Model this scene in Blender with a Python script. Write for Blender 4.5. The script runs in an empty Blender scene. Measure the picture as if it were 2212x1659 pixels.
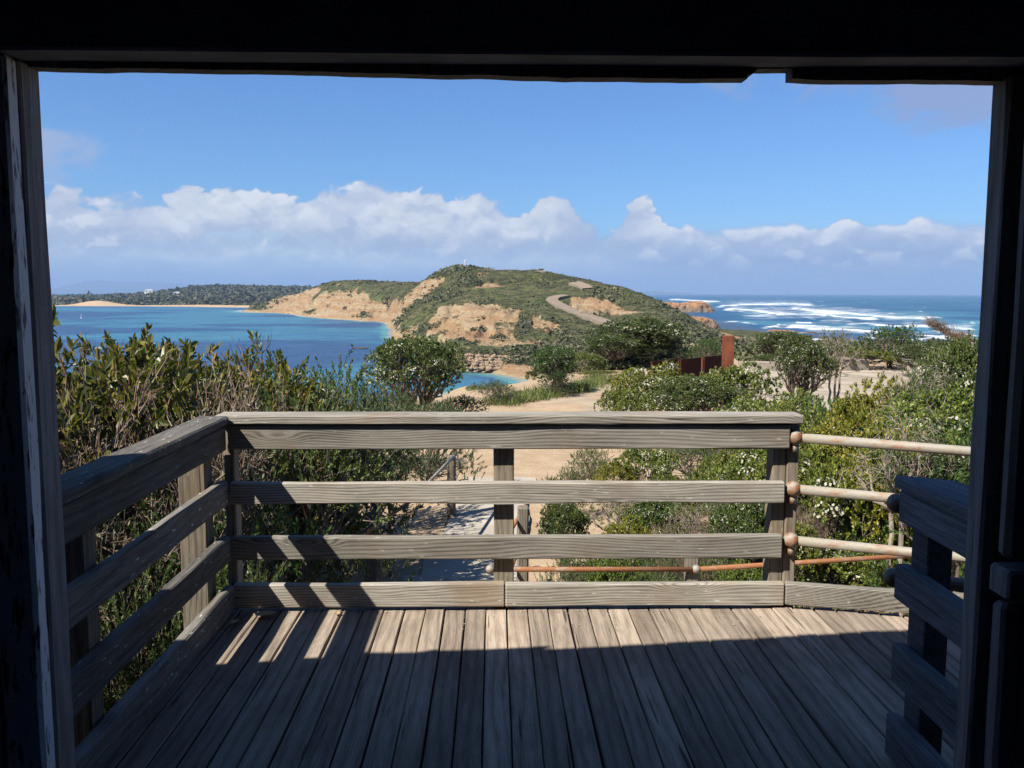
import bpy, math
import numpy as np
from mathutils import Vector, Matrix

R = math.radians
rng = np.random.default_rng(11)
C = bpy.context.scene.collection
scene = bpy.context.scene

# ------------------------------------------------------------------ measuring the place
# All positions are in metres: x right, y away from the hut door, z up, deck boards at z = 0.
ALB = 0.80              # all surface colours pass through this one scale
EYE, SEA, GROUND = 1.6, -20.4, -1.9
W = 2212.0
PITCH = R(6.05)
FOC = 1853.0


def ray(u, v):
    a, b = (u - 1106.0) / FOC, (829.5 - v) / FOC
    cp, sp = math.cos(PITCH), math.sin(PITCH)
    return a, cp + b * sp, -sp + b * cp


def at(u, v, y):
    d = ray(u, v)
    t = y / d[1]
    return np.array([d[0] * t, y, EYE + d[2] * t])


def atz(u, v, z):
    d = ray(u, v)
    t = (z - EYE) / d[2]
    return np.array([d[0] * t, d[1] * t, z])


def atd(u, v, dist):
    d = ray(u, v)
    t = dist / math.hypot(d[0], d[1])
    return np.array([d[0] * t, d[1] * t, EYE + d[2] * t])


# ------------------------------------------------------------------ noise
def _hash(ix, iy, seed):
    h = (ix.astype(np.int64) * 374761393 + iy.astype(np.int64) * 668265263 + seed * 974634777) & 0xFFFFFFFF
    h = ((h ^ (h >> 13)) * 1274126177) & 0xFFFFFFFF
    h = ((h ^ (h >> 16)) * 2246822519) & 0xFFFFFFFF
    return ((h ^ (h >> 15)) & 0xFFFF) / 65535.0


def vnoise(x, y, seed=0):
    x = np.asarray(x, float); y = np.asarray(y, float)
    ix, iy = np.floor(x), np.floor(y)
    fx, fy = x - ix, y - iy
    fx = fx * fx * (3 - 2 * fx); fy = fy * fy * (3 - 2 * fy)
    a, b = _hash(ix, iy, seed), _hash(ix + 1, iy, seed)
    c, d = _hash(ix, iy + 1, seed), _hash(ix + 1, iy + 1, seed)
    return (a * (1 - fx) + b * fx) * (1 - fy) + (c * (1 - fx) + d * fx) * fy


def fbm(x, y, seed=0, octv=4, gain=0.5):
    s, a, n = 0, 1.0, 0
    for k in range(octv):
        s = s + a * vnoise(np.asarray(x) * 2 ** k + 17.3 * k, np.asarray(y) * 2 ** k - 9.1 * k, seed + k)
        n += a; a *= gain
    return s / n


def sstep(a, b, x):
    t = np.clip((np.asarray(x, float) - a) / (b - a), 0, 1)
    return t * t * (3 - 2 * t)


def inpoly(px, py, poly):
    res = np.zeros(np.shape(px), bool)
    n = len(poly)
    for i in range(n):
        x1, y1 = poly[i][:2]; x2, y2 = poly[(i + 1) % n][:2]
        if y1 == y2:
            continue
        c = ((y1 > py) != (y2 > py)) & (px < (x2 - x1) * (py - y1) / (y2 - y1) + x1)
        res ^= c
    return res


def polydist(px, py, pts, closed=False):
    best = np.full(np.shape(px), 1e18)
    m = len(pts) if closed else len(pts) - 1
    for i in range(m):
        x1, y1 = pts[i][:2]; x2, y2 = pts[(i + 1) % len(pts)][:2]
        dx, dy = x2 - x1, y2 - y1
        t = np.clip(((px - x1) * dx + (py - y1) * dy) / (dx * dx + dy * dy + 1e-12), 0, 1)
        best = np.minimum(best, (px - x1 - t * dx) ** 2 + (py - y1 - t * dy) ** 2)
    return np.sqrt(best)


# ------------------------------------------------------------------ mesh building
def build(name, parts, mat, parent=None, smooth=False, attrs=None):
    """parts: list of (V, F) or (V, F, material index); F is an (m, k) array or a list of those"""
    vs, starts, loops, mi = [], [], [], []
    off, ls = 0, 0
    for p in parts:
        V, Fs = np.asarray(p[0], float), p[1]
        idx = p[2] if len(p) > 2 else 0
        if not isinstance(Fs, list):
            Fs = [Fs]
        for Fa in Fs:
            Fa = np.asarray(Fa, np.int64)
            if Fa.size == 0:
                continue
            m, k = Fa.shape
            starts.append(ls + np.arange(m) * k)
            loops.append((Fa + off).ravel())
            mi.append(np.full(m, idx))
            ls += m * k
        vs.append(V); off += len(V)
    V = np.concatenate(vs); L = np.concatenate(loops); S = np.concatenate(starts); MI = np.concatenate(mi)
    me = bpy.data.meshes.new(name)
    me.vertices.add(len(V)); me.vertices.foreach_set('co', V.astype(np.float32).ravel())
    me.loops.add(len(L)); me.loops.foreach_set('vertex_index', L.astype(np.int32))
    me.polygons.add(len(S)); me.polygons.foreach_set('loop_start', S.astype(np.int32))
    me.polygons.foreach_set('material_index', MI.astype(np.int32))
    me.polygons.foreach_set('use_smooth', np.full(len(S), bool(smooth)))
    me.update(calc_edges=True)
    if attrs:
        for an, data in attrs.items():
            data = np.asarray(data, np.float32)
            if data.ndim == 1:
                a = me.attributes.new(an, 'FLOAT', 'POINT'); a.data.foreach_set('value', data)
            else:
                a = me.attributes.new(an, 'FLOAT_COLOR', 'POINT')
                a.data.foreach_set('color', np.hstack([data, np.ones((len(data), 1), np.float32)]).ravel())
    for m in (mat if isinstance(mat, (list, tuple)) else [mat]):
        me.materials.append(m)
    o = bpy.data.objects.new(name, me); C.objects.link(o)
    if parent is not None:
        o.parent = parent
    return o


def empty(name, loc=(0, 0, 0)):
    o = bpy.data.objects.new(name, None); C.objects.link(o)
    o.location = loc; o.empty_display_size = 0.2
    return o


def tag(o, label=None, cat=None, group=None, kind=None):
    if label: o['label'] = label
    if cat: o['category'] = cat
    if group: o['group'] = group
    if kind: o['kind'] = kind
    return o


def box(x0, x1, y0, y1, z0, z1, bev=0.0):
    if bev <= 0:
        V = np.array([(x, y, z) for z in (z0, z1) for y in (y0, y1) for x in (x0, x1)], float)
        return V, np.array([(0, 2, 3, 1), (4, 5, 7, 6), (0, 1, 5, 4), (2, 6, 7, 3), (0, 4, 6, 2), (1, 3, 7, 5)])
    # chamfered: sweep an octagon along the longest axis
    ext = [x1 - x0, y1 - y0, z1 - z0]
    ax = int(np.argmax(ext))
    return plank((x0, y0, z0), (x1, y1, z1), ax, bev)


def plank(lo, hi, ax, bev, segs=1, wob=0.0, seed=0):
    """a chamfered timber from lo to hi along axis ax, its sides wobbling a little"""
    lo, hi = np.array(lo, float), np.array(hi, float)
    o = [i for i in range(3) if i != ax]
    a0, a1, b0, b1 = lo[o[0]], hi[o[0]], lo[o[1]], hi[o[1]]
    c = bev
    prof = [(a0 + c, b0), (a1 - c, b0), (a1, b0 + c), (a1, b1 - c), (a1 - c, b1), (a0 + c, b1), (a0, b1 - c), (a0, b0 + c)]
    if ax == 1:
        prof = prof[::-1]
    L = hi[ax] - lo[ax]
    st = np.concatenate([[0, c], np.linspace(c, L - c, segs + 1)[1:-1], [L - c, L]])
    V = []
    for i, s in enumerate(st):
        end = i in (0, len(st) - 1)
        for j, (a, b) in enumerate(prof):
            ca, cb = (a0 + a1) / 2, (b0 + b1) / 2
            p = np.zeros(3)
            w = wob * (float(vnoise(s * 3.1 + 50, j * 0.9 + seed * 3.7, seed)) - 0.5) * 2 if wob else 0
            w2 = wob * (float(vnoise(s * 2.3 + 90, j * 0.7 + seed * 1.7, seed + 5)) - 0.5) * 2 if wob else 0
            e = c * 0.8 if end else 0
            p[o[0]] = a - math.copysign(e, a - ca) + w; p[o[1]] = b - math.copysign(e, b - cb) + w2; p[ax] = lo[ax] + s
            V.append(p)
    n = len(st)
    F = []
    for i in range(n - 1):
        for j in range(8):
            q = (i * 8 + j, i * 8 + (j + 1) % 8, (i + 1) * 8 + (j + 1) % 8, (i + 1) * 8 + j)
            F.append(q)
    caps = np.array([list(range(7, -1, -1)), [(n - 1) * 8 + j for j in range(8)]])
    return np.array(V), [np.array(F), caps]


def xform(part, M):
    V = np.asarray(part[0]); M = np.array(M)
    return (V @ M[:3, :3].T + M[:3, 3],) + tuple(part[1:])


def tube(pts, rad, sides=6, cap=True):
    pts = np.asarray(pts, float); n = len(pts)
    rad = np.broadcast_to(np.asarray(rad, float), (n,))
    T = np.gradient(pts, axis=0)
    T /= np.linalg.norm(T, axis=1)[:, None] + 1e-12
    ref = np.array([0, 0, 1.0]) if abs(T[:, 2]).mean() < 0.9 else np.array([1.0, 0, 0])
    U = np.cross(T, ref); U /= np.linalg.norm(U, axis=1)[:, None] + 1e-12
    Wv = np.cross(T, U)
    a = np.arange(sides) * 2 * math.pi / sides
    V = pts[:, None] + rad[:, None, None] * (np.cos(a)[None, :, None] * U[:, None] + np.sin(a)[None, :, None] * Wv[:, None])
    V = V.reshape(-1, 3)
    i, j = np.meshgrid(np.arange(n - 1), np.arange(sides), indexing='ij')
    F = np.stack([i * sides + j, (i + 1) * sides + j, (i + 1) * sides + (j + 1) % sides, i * sides + (j + 1) % sides], -1).reshape(-1, 4)
    Fs = [F]
    if cap:
        Fs.append(np.array([list(range(sides)), [(n - 1) * sides + k for k in range(sides - 1, -1, -1)]]))
    return V, Fs


def sphere(c, r, nu=16, nv=10, sq=(1, 1, 1)):
    V = [(0, 0, -1)]
    for j in range(1, nv):
        t = math.pi * j / nv
        for i in range(nu):
            p = 2 * math.pi * i / nu
            V.append((math.sin(t) * math.cos(p), math.sin(t) * math.sin(p), -math.cos(t)))
    V.append((0, 0, 1))
    V = np.array(V) * r * np.array(sq) + np.array(c)
    q, tri = [], []
    for i in range(nu):
        tri.append((0, 1 + (i + 1) % nu, 1 + i))
        tri.append((len(V) - 1, 1 + (nv - 2) * nu + i, 1 + (nv - 2) * nu + (i + 1) % nu))
    for j in range(nv - 2):
        for i in range(nu):
            q.append((1 + j * nu + i, 1 + j * nu + (i + 1) % nu, 1 + (j + 1) * nu + (i + 1) % nu, 1 + (j + 1) * nu + i))
    return V, [np.array(q), np.array(tri)]


def grid_faces(nr, nc):
    i, j = np.meshgrid(np.arange(nr - 1), np.arange(nc - 1), indexing='ij')
    a = i * nc + j
    return np.stack([a, a + 1, a + nc + 1, a + nc], -1).reshape(-1, 4)


# ------------------------------------------------------------------ materials
class NT:
    def __init__(s, mat):
        s.t = mat.node_tree; s.n = s.t.nodes; s.l = s.t.links

    def node(s, typ, **kw):
        n = s.n.new(typ)
        for k, v in kw.items():
            setattr(n, k, v)
        return n

    def link(s, a, b):
        s.l.new(a, b); return b

    def put(s, sock, v):
        if isinstance(v, bpy.types.NodeSocket):
            s.l.new(v, sock)
        elif v is not None:
            if sock.type == 'RGBA' and not isinstance(v, (int, float)) and len(v) == 3:
                v = (*v, 1)
            sock.default_value = v

    def math(s, op, a, b=None, c=None, clamp=False):
        n = s.node('ShaderNodeMath', operation=op, use_clamp=clamp)
        for i, v in enumerate((a, b, c)):
            if v is not None:
                s.put(n.inputs[i], v)
        return n.outputs[0]

    def vmath(s, op, a, b=None):
        n = s.node('ShaderNodeVectorMath', operation=op)
        s.put(n.inputs[0], a)
        if b is not None:
            s.put(n.inputs[1], b)
        return n.outputs[0]

    def mapr(s, v, a, b, c=0.0, d=1.0, smooth=True):
        n = s.node('ShaderNodeMapRange', interpolation_type='SMOOTHSTEP' if smooth else 'LINEAR')
        for i, x in enumerate((v, a, b, c, d)):
            s.put(n.inputs[i], x)
        return n.outputs[0]

    def mix(s, f, a, b, mode='MIX'):
        n = s.node('ShaderNodeMix', data_type='RGBA', blend_type=mode)
        s.put(n.inputs[0], f); s.put(n.inputs[6], a); s.put(n.inputs[7], b)
        return n.outputs[2]

    def noise(s, vec, scale, detail=3, rough=0.55, dist=0.0, dims='3D'):
        n = s.node('ShaderNodeTexNoise', noise_dimensions=dims)
        s.put(n.inputs['Vector'], vec); n.inputs['Scale'].default_value = scale
        n.inputs['Detail'].default_value = detail; n.inputs['Roughness'].default_value = rough
        n.inputs['Distortion'].default_value = dist
        return n.outputs['Fac']

    def ramp(s, f, stops):
        n = s.node('ShaderNodeValToRGB')
        e = n.color_ramp.elements
        while len(e) < len(stops):
            e.new(0.5)
        for k, (p, c) in enumerate(stops):
            e[k].position = p; e[k].color = (*c, 1) if len(c) == 3 else c
        s.put(n.inputs[0], f)
        return n.outputs[0]

    def coord(s, which='Object'):
        return s.node('ShaderNodeTexCoord').outputs[which]

    def sep(s, v):
        n = s.node('ShaderNodeSeparateXYZ'); s.put(n.inputs[0], v)
        return n.outputs

    def comb(s, x, y, z):
        n = s.node('ShaderNodeCombineXYZ')
        for i, v in enumerate((x, y, z)):
            s.put(n.inputs[i], v)
        return n.outputs[0]


def material(name, fn, rough=0.8, spec=0.3):
    m = bpy.data.materials.new(name); m.use_nodes = True
    t = NT(m)
    p = t.n['Principled BSDF']
    p.inputs['Roughness'].default_value = rough
    p.inputs['Specular IOR Level'].default_value = spec
    r = fn(t, p)
    if r is not None:
        t.put(p.inputs['Base Color'], t.mix(1.0, r, (ALB, ALB, ALB), 'MULTIPLY'))
    return m


def bump(t, p, h, strength=0.4, dist=0.01):
    b = t.node('ShaderNodeBump')
    b.inputs['Strength'].default_value = strength; b.inputs['Distance'].default_value = dist
    t.put(b.inputs['Height'], h); t.link(b.outputs[0], p.inputs['Normal'])


def timber(name, dark, light, axis=0, island=False, rings=45, figure=10, lichen=0.25, warm=(0.2, 0.13, 0.07), knots=True, rw=0.42):
    """weathered sawn timber: growth-ring figure, fine grain, knots, pale lichen flecks"""
    def fn(t, p):
        v = t.coord('Object')
        if island:
            r = t.node('ShaderNodeNewGeometry').outputs['Random Per Island']
        else:
            r = t.node('ShaderNodeObjectInfo').outputs['Random']
        v = t.vmath('ADD', v, t.comb(t.math('MULTIPLY', r, 37.0), t.math('MULTIPLY', r, 61.0), t.math('MULTIPLY', r, 23.0)))
        s = t.sep(v)
        a, b, c = (s[0], s[1], s[2]) if axis == 0 else ((s[1], s[0], s[2]) if axis == 1 else (s[2], s[0], s[1]))
        low = t.noise(t.comb(t.math('MULTIPLY', a, 1.1), t.math('MULTIPLY', b, 4.0), t.math('MULTIPLY', c, 4.5)), 1.0, 1.5, 0.45)
        w = t.math('ADD', t.math('MULTIPLY', t.math('ADD', b, c), rings), t.math('MULTIPLY', low, figure))
        if knots:
            vo = t.node('ShaderNodeTexVoronoi', feature='F1')
            t.put(vo.inputs['Vector'], t.comb(t.math('MULTIPLY', a, 1.5), t.math('MULTIPLY', b, 6.0), t.math('MULTIPLY', c, 6.0)))
            vo.inputs['Scale'].default_value = 1.0
            kn = t.mapr(vo.outputs['Distance'], 0.0, 0.33, 1.0, 0.0)
            w = t.math('ADD', w, t.math('MULTIPLY', kn, 4.0))
        ring = t.math('ADD', t.math('MULTIPLY', t.math('SINE', t.math('MULTIPLY', w, 6.283)), 0.5), 0.5)
        ring = t.math('POWER', ring, 0.55)
        fine = t.noise(t.comb(t.math('MULTIPLY', a, 7.0), t.math('MULTIPLY', b, 160.0), t.math('MULTIPLY', c, 160.0)), 1.0, 4, 0.65)
        big = t.noise(t.comb(t.math('MULTIPLY', a, 1.7), t.math('MULTIPLY', b, 5.0), t.math('MULTIPLY', c, 5.0)), 1.3, 3)
        f = t.math('ADD', t.math('MULTIPLY', ring, rw), t.math('MULTIPLY', t.mapr(fine, 0.3, 0.7), 0.97 - rw))
        f = t.math('ADD', f, t.math('MULTIPLY', t.math('SUBTRACT', big, 0.5), 1.1), clamp=True)
        col = t.mix(f, dark, light)
        col = t.mix(t.math('MULTIPLY', t.mapr(t.noise(v, 2.3, 3), 0.5, 0.75), 0.5), col, warm)
        if lichen:
            sp = t.noise(t.comb(t.math('MULTIPLY', a, 14.0), t.math('MULTIPLY', b, 70.0), t.math('MULTIPLY', c, 70.0)), 1.0, 2, 0.6)
            col = t.mix(t.math('MULTIPLY', t.mapr(sp, 0.66, 0.74), lichen * 2), col, (0.52, 0.52, 0.46))
        ck = t.noise(t.comb(t.math('MULTIPLY', a, 1.6), t.math('MULTIPLY', b, 42.0), t.math('MULTIPLY', c, 42.0)), 1.0, 3, 0.5)
        crack = t.mapr(ck, 0.285, 0.33, 1.0, 0.0)
        col = t.mix(t.math('MULTIPLY', crack, 0.8), col, (0.03, 0.025, 0.02))
        tone = t.math('ADD', 0.74, t.math('MULTIPLY', r, 0.52))
        mm = t.node('ShaderNodeVectorMath', operation='SCALE')
        t.put(mm.inputs[0], col); t.put(mm.inputs['Scale'], tone)
        bump(t, p, t.math('ADD', t.math('MULTIPLY', ring, 0.35), fine), 0.35, 0.003)
        return mm.outputs[0]
    return material(name, fn, 0.85, 0.2)


def leafmat(name, stops, transl=0.3, nscale=2.6, rough=0.5, nw=0.95):
    """leaf colours picked per leaf, clump by clump tone, a little light let through"""
    m = bpy.data.materials.new(name); m.use_nodes = True
    t = NT(m); p = t.n['Principled BSDF']
    r = t.node('ShaderNodeNewGeometry').outputs['Random Per Island']
    v = t.coord('Object')
    cl = t.noise(v, nscale, 4, 0.6)
    f = t.math('ADD', t.math('MULTIPLY', r, 0.62), t.math('MULTIPLY', t.math('SUBTRACT', cl, 0.3), nw), clamp=True)
    col = t.ramp(f, stops)
    oi = t.node('ShaderNodeObjectInfo')
    col = t.mix(1.0, t.mix(1.0, col, oi.outputs['Color'], 'MULTIPLY'), (ALB, ALB, ALB), 'MULTIPLY')
    t.put(p.inputs['Base Color'], col)
    p.inputs['Roughness'].default_value = rough; p.inputs['Specular IOR Level'].default_value = 0.35
    tr = t.node('ShaderNodeBsdfTranslucent'); t.put(tr.inputs['Color'], t.mix(0.35, col, (0.16, 0.2, 0.02)))
    mx = t.node('ShaderNodeMixShader'); mx.inputs[0].default_value = transl
    t.link(p.outputs[0], mx.inputs[1]); t.link(tr.outputs[0], mx.inputs[2])
    t.link(mx.outputs[0], t.n['Material Output'].inputs['Surface'])
    return m


def flat(name, c, var=0.25, scale=6.0, rough=0.8, spec=0.25, c2=None, bmp=0.0):
    def fn(t, p):
        n = t.noise(t.coord('Object'), scale, 4, 0.6)
        lo = c2 or tuple(x * (1 - var) for x in c)
        if bmp:
            bump(t, p, n, bmp, 0.02)
        return t.mix(t.mapr(n, 0.3, 0.7), lo, c)
    return material(name, fn, rough, spec)


M = {}
M['rail'] = timber('weathered_rail_timber', (0.10, 0.088, 0.071), (0.37, 0.34, 0.285), 0, False, 60, 8, 0.3, rw=0.62)
M['post'] = timber('weathered_post_timber', (0.09, 0.075, 0.058), (0.32, 0.27, 0.20), 2, False, 30, 5, 0.2, knots=False)
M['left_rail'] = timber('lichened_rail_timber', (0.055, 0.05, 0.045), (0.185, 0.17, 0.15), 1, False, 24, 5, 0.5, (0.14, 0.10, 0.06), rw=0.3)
M['shaded_rail'] = timber('shade_toned_rail_timber', (0.065, 0.068, 0.072), (0.20, 0.21, 0.23), 1, False, 22, 4, 0.1, (0.12, 0.12, 0.13), knots=False, rw=0.22)  # blue-grey of the shaded side put into the timber colour
M['deck'] = timber('deck_board_timber', (0.145, 0.115, 0.088), (0.37, 0.30, 0.232), 1, True, 20, 2.5, 0.1, (0.13, 0.095, 0.065), knots=False)
M['jamb'] = timber('door_jamb_timber', (0.13, 0.12, 0.115), (0.30, 0.28, 0.27), 2, False, 20, 3, 0.15, knots=False)


def _painted(t, p):
    v = t.coord('Object'); s = t.sep(v)
    n = t.noise(t.comb(t.math('MULTIPLY', s[0], 60), t.math('MULTIPLY', s[1], 60), t.math('MULTIPLY', s[2], 9)), 1.0, 5, 0.65)
    bump(t, p, n, 0.6, 0.003)
    return t.mix(t.mapr(n, 0.40, 0.46), (0.09, 0.085, 0.085), (0.72, 0.74, 0.78))
M['painted'] = material('flaking_white_paint', _painted, 0.6, 0.3)
M['dark_wall'] = flat('dark_lining_boards', (0.24, 0.27, 0.35), 0.4, 5, 0.8, 0.1)


def _pipe(rusty):
    def fn(t, p):
        v = t.coord('Object'); s = t.sep(v)
        k = 18 if rusty == 1 else 5
        n = t.noise(t.comb(t.math('MULTIPLY', s[0], k), t.math('MULTIPLY', s[1], k), t.math('MULTIPLY', s[2], 22)), 1.0, 5, 0.65)
        g = t.noise(v, 60, 3)
        c = t.mix(g, (0.22, 0.195, 0.15), (0.33, 0.305, 0.25))
        rust = t.mix(g, (0.16, 0.055, 0.02), (0.33, 0.145, 0.06))
        bump(t, p, g, 0.3, 0.002)
        lo, hi = {0: (0.46, 0.74), 1: (0.40, 0.60), 2: (0.22, 0.50)}[rusty]
        return t.mix(t.mapr(n, lo, hi), c, rust)
    return fn
M['pipe'] = material('weathered_pale_pipe', _pipe(0), 0.6, 0.35)
M['ball'] = material('rust_stained_ball', _pipe(1), 0.6, 0.35)
M['rust_pipe'] = material('rusty_pipe', _pipe(2), 0.75, 0.25)


def _corten(t, p):
    v = t.coord('Object'); s = t.sep(v)
    n = t.noise(t.comb(t.math('MULTIPLY', s[0], 5), t.math('MULTIPLY', s[1], 5), t.math('MULTIPLY', s[2], 1.6)), 1.0, 5, 0.6)
    return t.mix(t.mapr(n, 0.3, 0.7), (0.10, 0.03, 0.016), (0.20, 0.065, 0.03))
M['corten'] = material('rusted_weathering_steel', _corten, 0.85, 0.15)
M['shaded_steel'] = flat('shade_darkened_steel', (0.070, 0.022, 0.013), 0.3, 2, 0.85, 0.1, (0.04, 0.014, 0.009))  # rusted steel again, the screen's shade darkened into its colour
M['concrete'] = flat('old_concrete', (0.36, 0.31, 0.24), 0.3, 3, 0.9, 0.15, (0.25, 0.215, 0.165), 0.2)
M['bark'] = flat('grey_brown_bark', (0.20, 0.165, 0.13), 0.5, 9, 0.9, 0.1, (0.085, 0.065, 0.05), 0.4)
M['bark_pale'] = flat('pale_bark', (0.34, 0.29, 0.23), 0.5, 9, 0.9, 0.1, (0.17, 0.135, 0.10), 0.4)
M['stem'] = flat('red_brown_stem', (0.20, 0.10, 0.055), 0.5, 20, 0.8, 0.2, (0.10, 0.07, 0.045))
M['flower'] = leafmat('cream_flower', [(0, (0.28, 0.29, 0.18)), (0.5, (0.44, 0.43, 0.31)), (1, (0.56, 0.54, 0.43))], 0.2, rough=0.8)
M['wattle'] = leafmat('wattle_leaf', [(0, (0.022, 0.045, 0.016)), (0.4, (0.07, 0.088, 0.024)), (0.72, (0.16, 0.155, 0.045)), (0.93, (0.27, 0.20, 0.07)), (1, (0.32, 0.15, 0.05))], 0.3, rough=0.42)
M['twig'] = leafmat('dry_twig', [(0, (0.065, 0.042, 0.03)), (0.45, (0.20, 0.135, 0.09)), (0.8, (0.33, 0.255, 0.185)), (1, (0.46, 0.39, 0.30))], 0.1, rough=0.85)
M['fine'] = leafmat('grey_green_leaf', [(0, (0.022, 0.045, 0.018)), (0.45, (0.075, 0.115, 0.04)), (0.8, (0.15, 0.185, 0.075)), (1, (0.25, 0.26, 0.12))], 0.28)
M['daisy'] = leafmat('bright_green_leaf', [(0, (0.026, 0.048, 0.013)), (0.35, (0.10, 0.135, 0.031)), (0.7, (0.235, 0.24, 0.062)), (1, (0.37, 0.33, 0.10))], 0.35)
M['dark'] = leafmat('dark_green_leaf', [(0, (0.010, 0.024, 0.008)), (0.5, (0.035, 0.065, 0.018)), (0.85, (0.085, 0.12, 0.03)), (1, (0.15, 0.17, 0.05))], 0.22)
M['tea'] = leafmat('tea_tree_leaf', [(0, (0.018, 0.035, 0.012)), (0.45, (0.065, 0.095, 0.028)), (0.8, (0.15, 0.175, 0.055)), (1, (0.24, 0.235, 0.09))], 0.25)
M['red'] = leafmat('red_leaf', [(0, (0.25, 0.05, 0.03)), (1, (0.5, 0.14, 0.09))], 0.3)
M['grass'] = leafmat('grass_blade', [(0, (0.05, 0.085, 0.02)), (0.5, (0.13, 0.18, 0.04)), (0.8, (0.27, 0.25, 0.09)), (1, (0.42, 0.35, 0.18))], 0.3)
M['straw'] = leafmat('straw_blade', [(0, (0.10, 0.11, 0.035)), (0.35, (0.25, 0.205, 0.095)), (0.75, (0.40, 0.32, 0.17)), (1, (0.50, 0.42, 0.25))], 0.3)
M['grit'] = flat('pale_grit', (0.46, 0.42, 0.35), 0.4, 300, 0.9, 0.1)
M['dryleaf'] = flat('dry_fallen_leaf', (0.62, 0.44, 0.24), 0.4, 14, 0.7, 0.2)
CLOUD_STRENGTH = 0.42; EXPOSURE = 1.25; HAZE = 8e-5
# ------------------------------------------------------------------ the hut, its deck and the railings
YAW = R(1.15)           # the hut and its deck stand turned a little against the line of sight
PIV = np.array([0.0, 4.2, 0.0])


def dk(p):
    p = np.asarray(p, float) - PIV
    c, s = math.cos(YAW), math.sin(YAW)
    return np.array([p[0] * c - p[1] * s, p[0] * s + p[1] * c, p[2]]) + PIV


def dthing(name, base, label, cat, group=None):
    o = empty(name, dk(base)); o.rotation_euler = (0, 0, YAW)
    o['base'] = 0; del o['base']
    tag(o, label, cat, group)
    return o


def dpart(name, root, base, parts, mat, smooth=False, origin=None, label=None):
    """a part in deck coordinates under a thing whose base is there too; its own origin sits at its first corner"""
    parts = [(np.asarray(p[0]) - np.asarray(base),) + tuple(p[1:]) for p in parts]
    c = parts[0][0].mean(0)
    parts = [(p[0] - c,) + tuple(p[1:]) for p in parts]
    o = build(name, parts, mat, root, smooth)
    o.location = c
    if label: o['label'] = label
    return o


# --- hut
HB = (0, 2.3, 0)
hut = dthing('timber_hut', HB, 'dark timber hut whose open doorway frames the whole view', 'hut')
Lx, Rx = -1.252, 1.222


def jag(x0, x1, y0, y1, ztop, zs, n, seed, amp):
    """a lintel board with a worn lower edge; zs(x) gives its lower edge"""
    xs = np.unique(np.concatenate([np.linspace(x0, x1, n), [0.560, 0.5605, 0.585, 0.675, 0.6755]]))
    zb = np.array([zs(x) for x in xs]) + amp * (fbm(xs * 9, xs * 0 + seed, seed, 4) - 0.5) * 2
    V = []
    for x, z in zip(xs, zb):
        V += [(x, y0, z), (x, y1, z + 0.002), (x, y1, ztop), (x, y0, ztop)]
    F = []
    for i in range(len(xs) - 1):
        for j in range(4):
            F.append((i * 4 + j, i * 4 + (j + 1) % 4, i * 4 + 4 + (j + 1) % 4, i * 4 + 4 + j))
    n4 = (len(xs) - 1) * 4
    F += [(3, 2, 1, 0), (n4, n4 + 1, n4 + 2, n4 + 3)]
    return np.array(V), np.array(F)


def lint(x):
    z = 2.160 - 0.016 * sstep(-1.2, 0.4, x)
    if 0.5602 < x < 0.6752:
        z = 2.168 if x > 0.584 else 2.155
    return z


dpart('lintel', hut, HB, [jag(-1.5, 1.5, 2.245, 2.3, 2.5, lint, 140, 3, 0.004)], M['jamb'])
dpart('inner_lintel', hut, HB, [plank((-1.5, 2.13, 2.172), (1.5, 2.24, 2.5), 0, 0.006, 40, 0.003, 4)], M['dark_wall'])
# left jamb: outer post with its reveal, then the strip with flaking white paint, then the lining
dpart('door_jamb', hut, HB, [plank((-1.40, 2.205, -0.1), (Lx, 2.3, 2.17), 2, 0.006, 50, 0.0022, 1)], M['jamb'])
dpart('door_stop', hut, HB, [plank((-1.36, 2.145, -0.1), (Lx - 0.004, 2.202, 2.168), 2, 0.009, 60, 0.003, 2)], M['painted'],
      label='door stop with flaking white paint')
dpart('door_jamb', hut, HB, [plank((Rx, 2.225, -0.1), (1.40, 2.3, 2.155), 2, 0.006, 60, 0.0035, 7)], M['jamb'])
dpart('door_stop', hut, HB, [plank((Rx + 0.006, 2.120, 0.92), (1.36, 2.168, 2.168), 2, 0.014, 30, 0.002, 8),
                             plank((Rx + 0.010, 2.120, -0.1), (1.36, 2.175, 0.80), 2, 0.012, 30, 0.003, 9)], M['jamb'])
dpart('latch_block', hut, HB, [plank((Rx + 0.006, 2.10, 0.815), (1.36, 2.19, 0.895), 1, 0.008, 4, 0.003, 10)], M['jamb'])
# front wall boards either side, above, and the closed dark room the photo was taken from
wall = [box(-2.7, -1.40, 2.14, 2.29, -0.6, 2.36), box(1.40, 2.7, 2.14, 2.29, -0.6, 2.36),
        box(-1.40, -1.362, 2.10, 2.204, -0.1, 2.36), box(1.362, 1.40, 2.10, 2.224, -0.1, 2.36),
        box(-2.7, 2.7, 2.142, 2.288, 2.502, 2.75)]
dpart('front_wall', hut, HB, wall, M['dark_wall'])
dpart('side_wall', hut, HB, [box(-2.82, -2.702, -3.2, 2.29, -0.6, 2.36)], M['dark_wall'])
dpart('side_wall', hut, HB, [box(2.702, 2.82, -3.2, 2.29, -0.6, 2.36)], M['dark_wall'])
dpart('rear_wall', hut, HB, [box(-2.7, 2.7, -3.32, -3.2, -0.6, 2.36)], M['dark_wall'])
dpart('floor', hut, HB, [box(-2.7, 2.7, -3.2, 2.139, -0.2, 0.015)], M['dark_wall'])
dpart('ceiling', hut, HB, [box(-2.7, 2.7, -3.2, 2.14, 2.37, 2.45)], M['dark_wall'])


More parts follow.
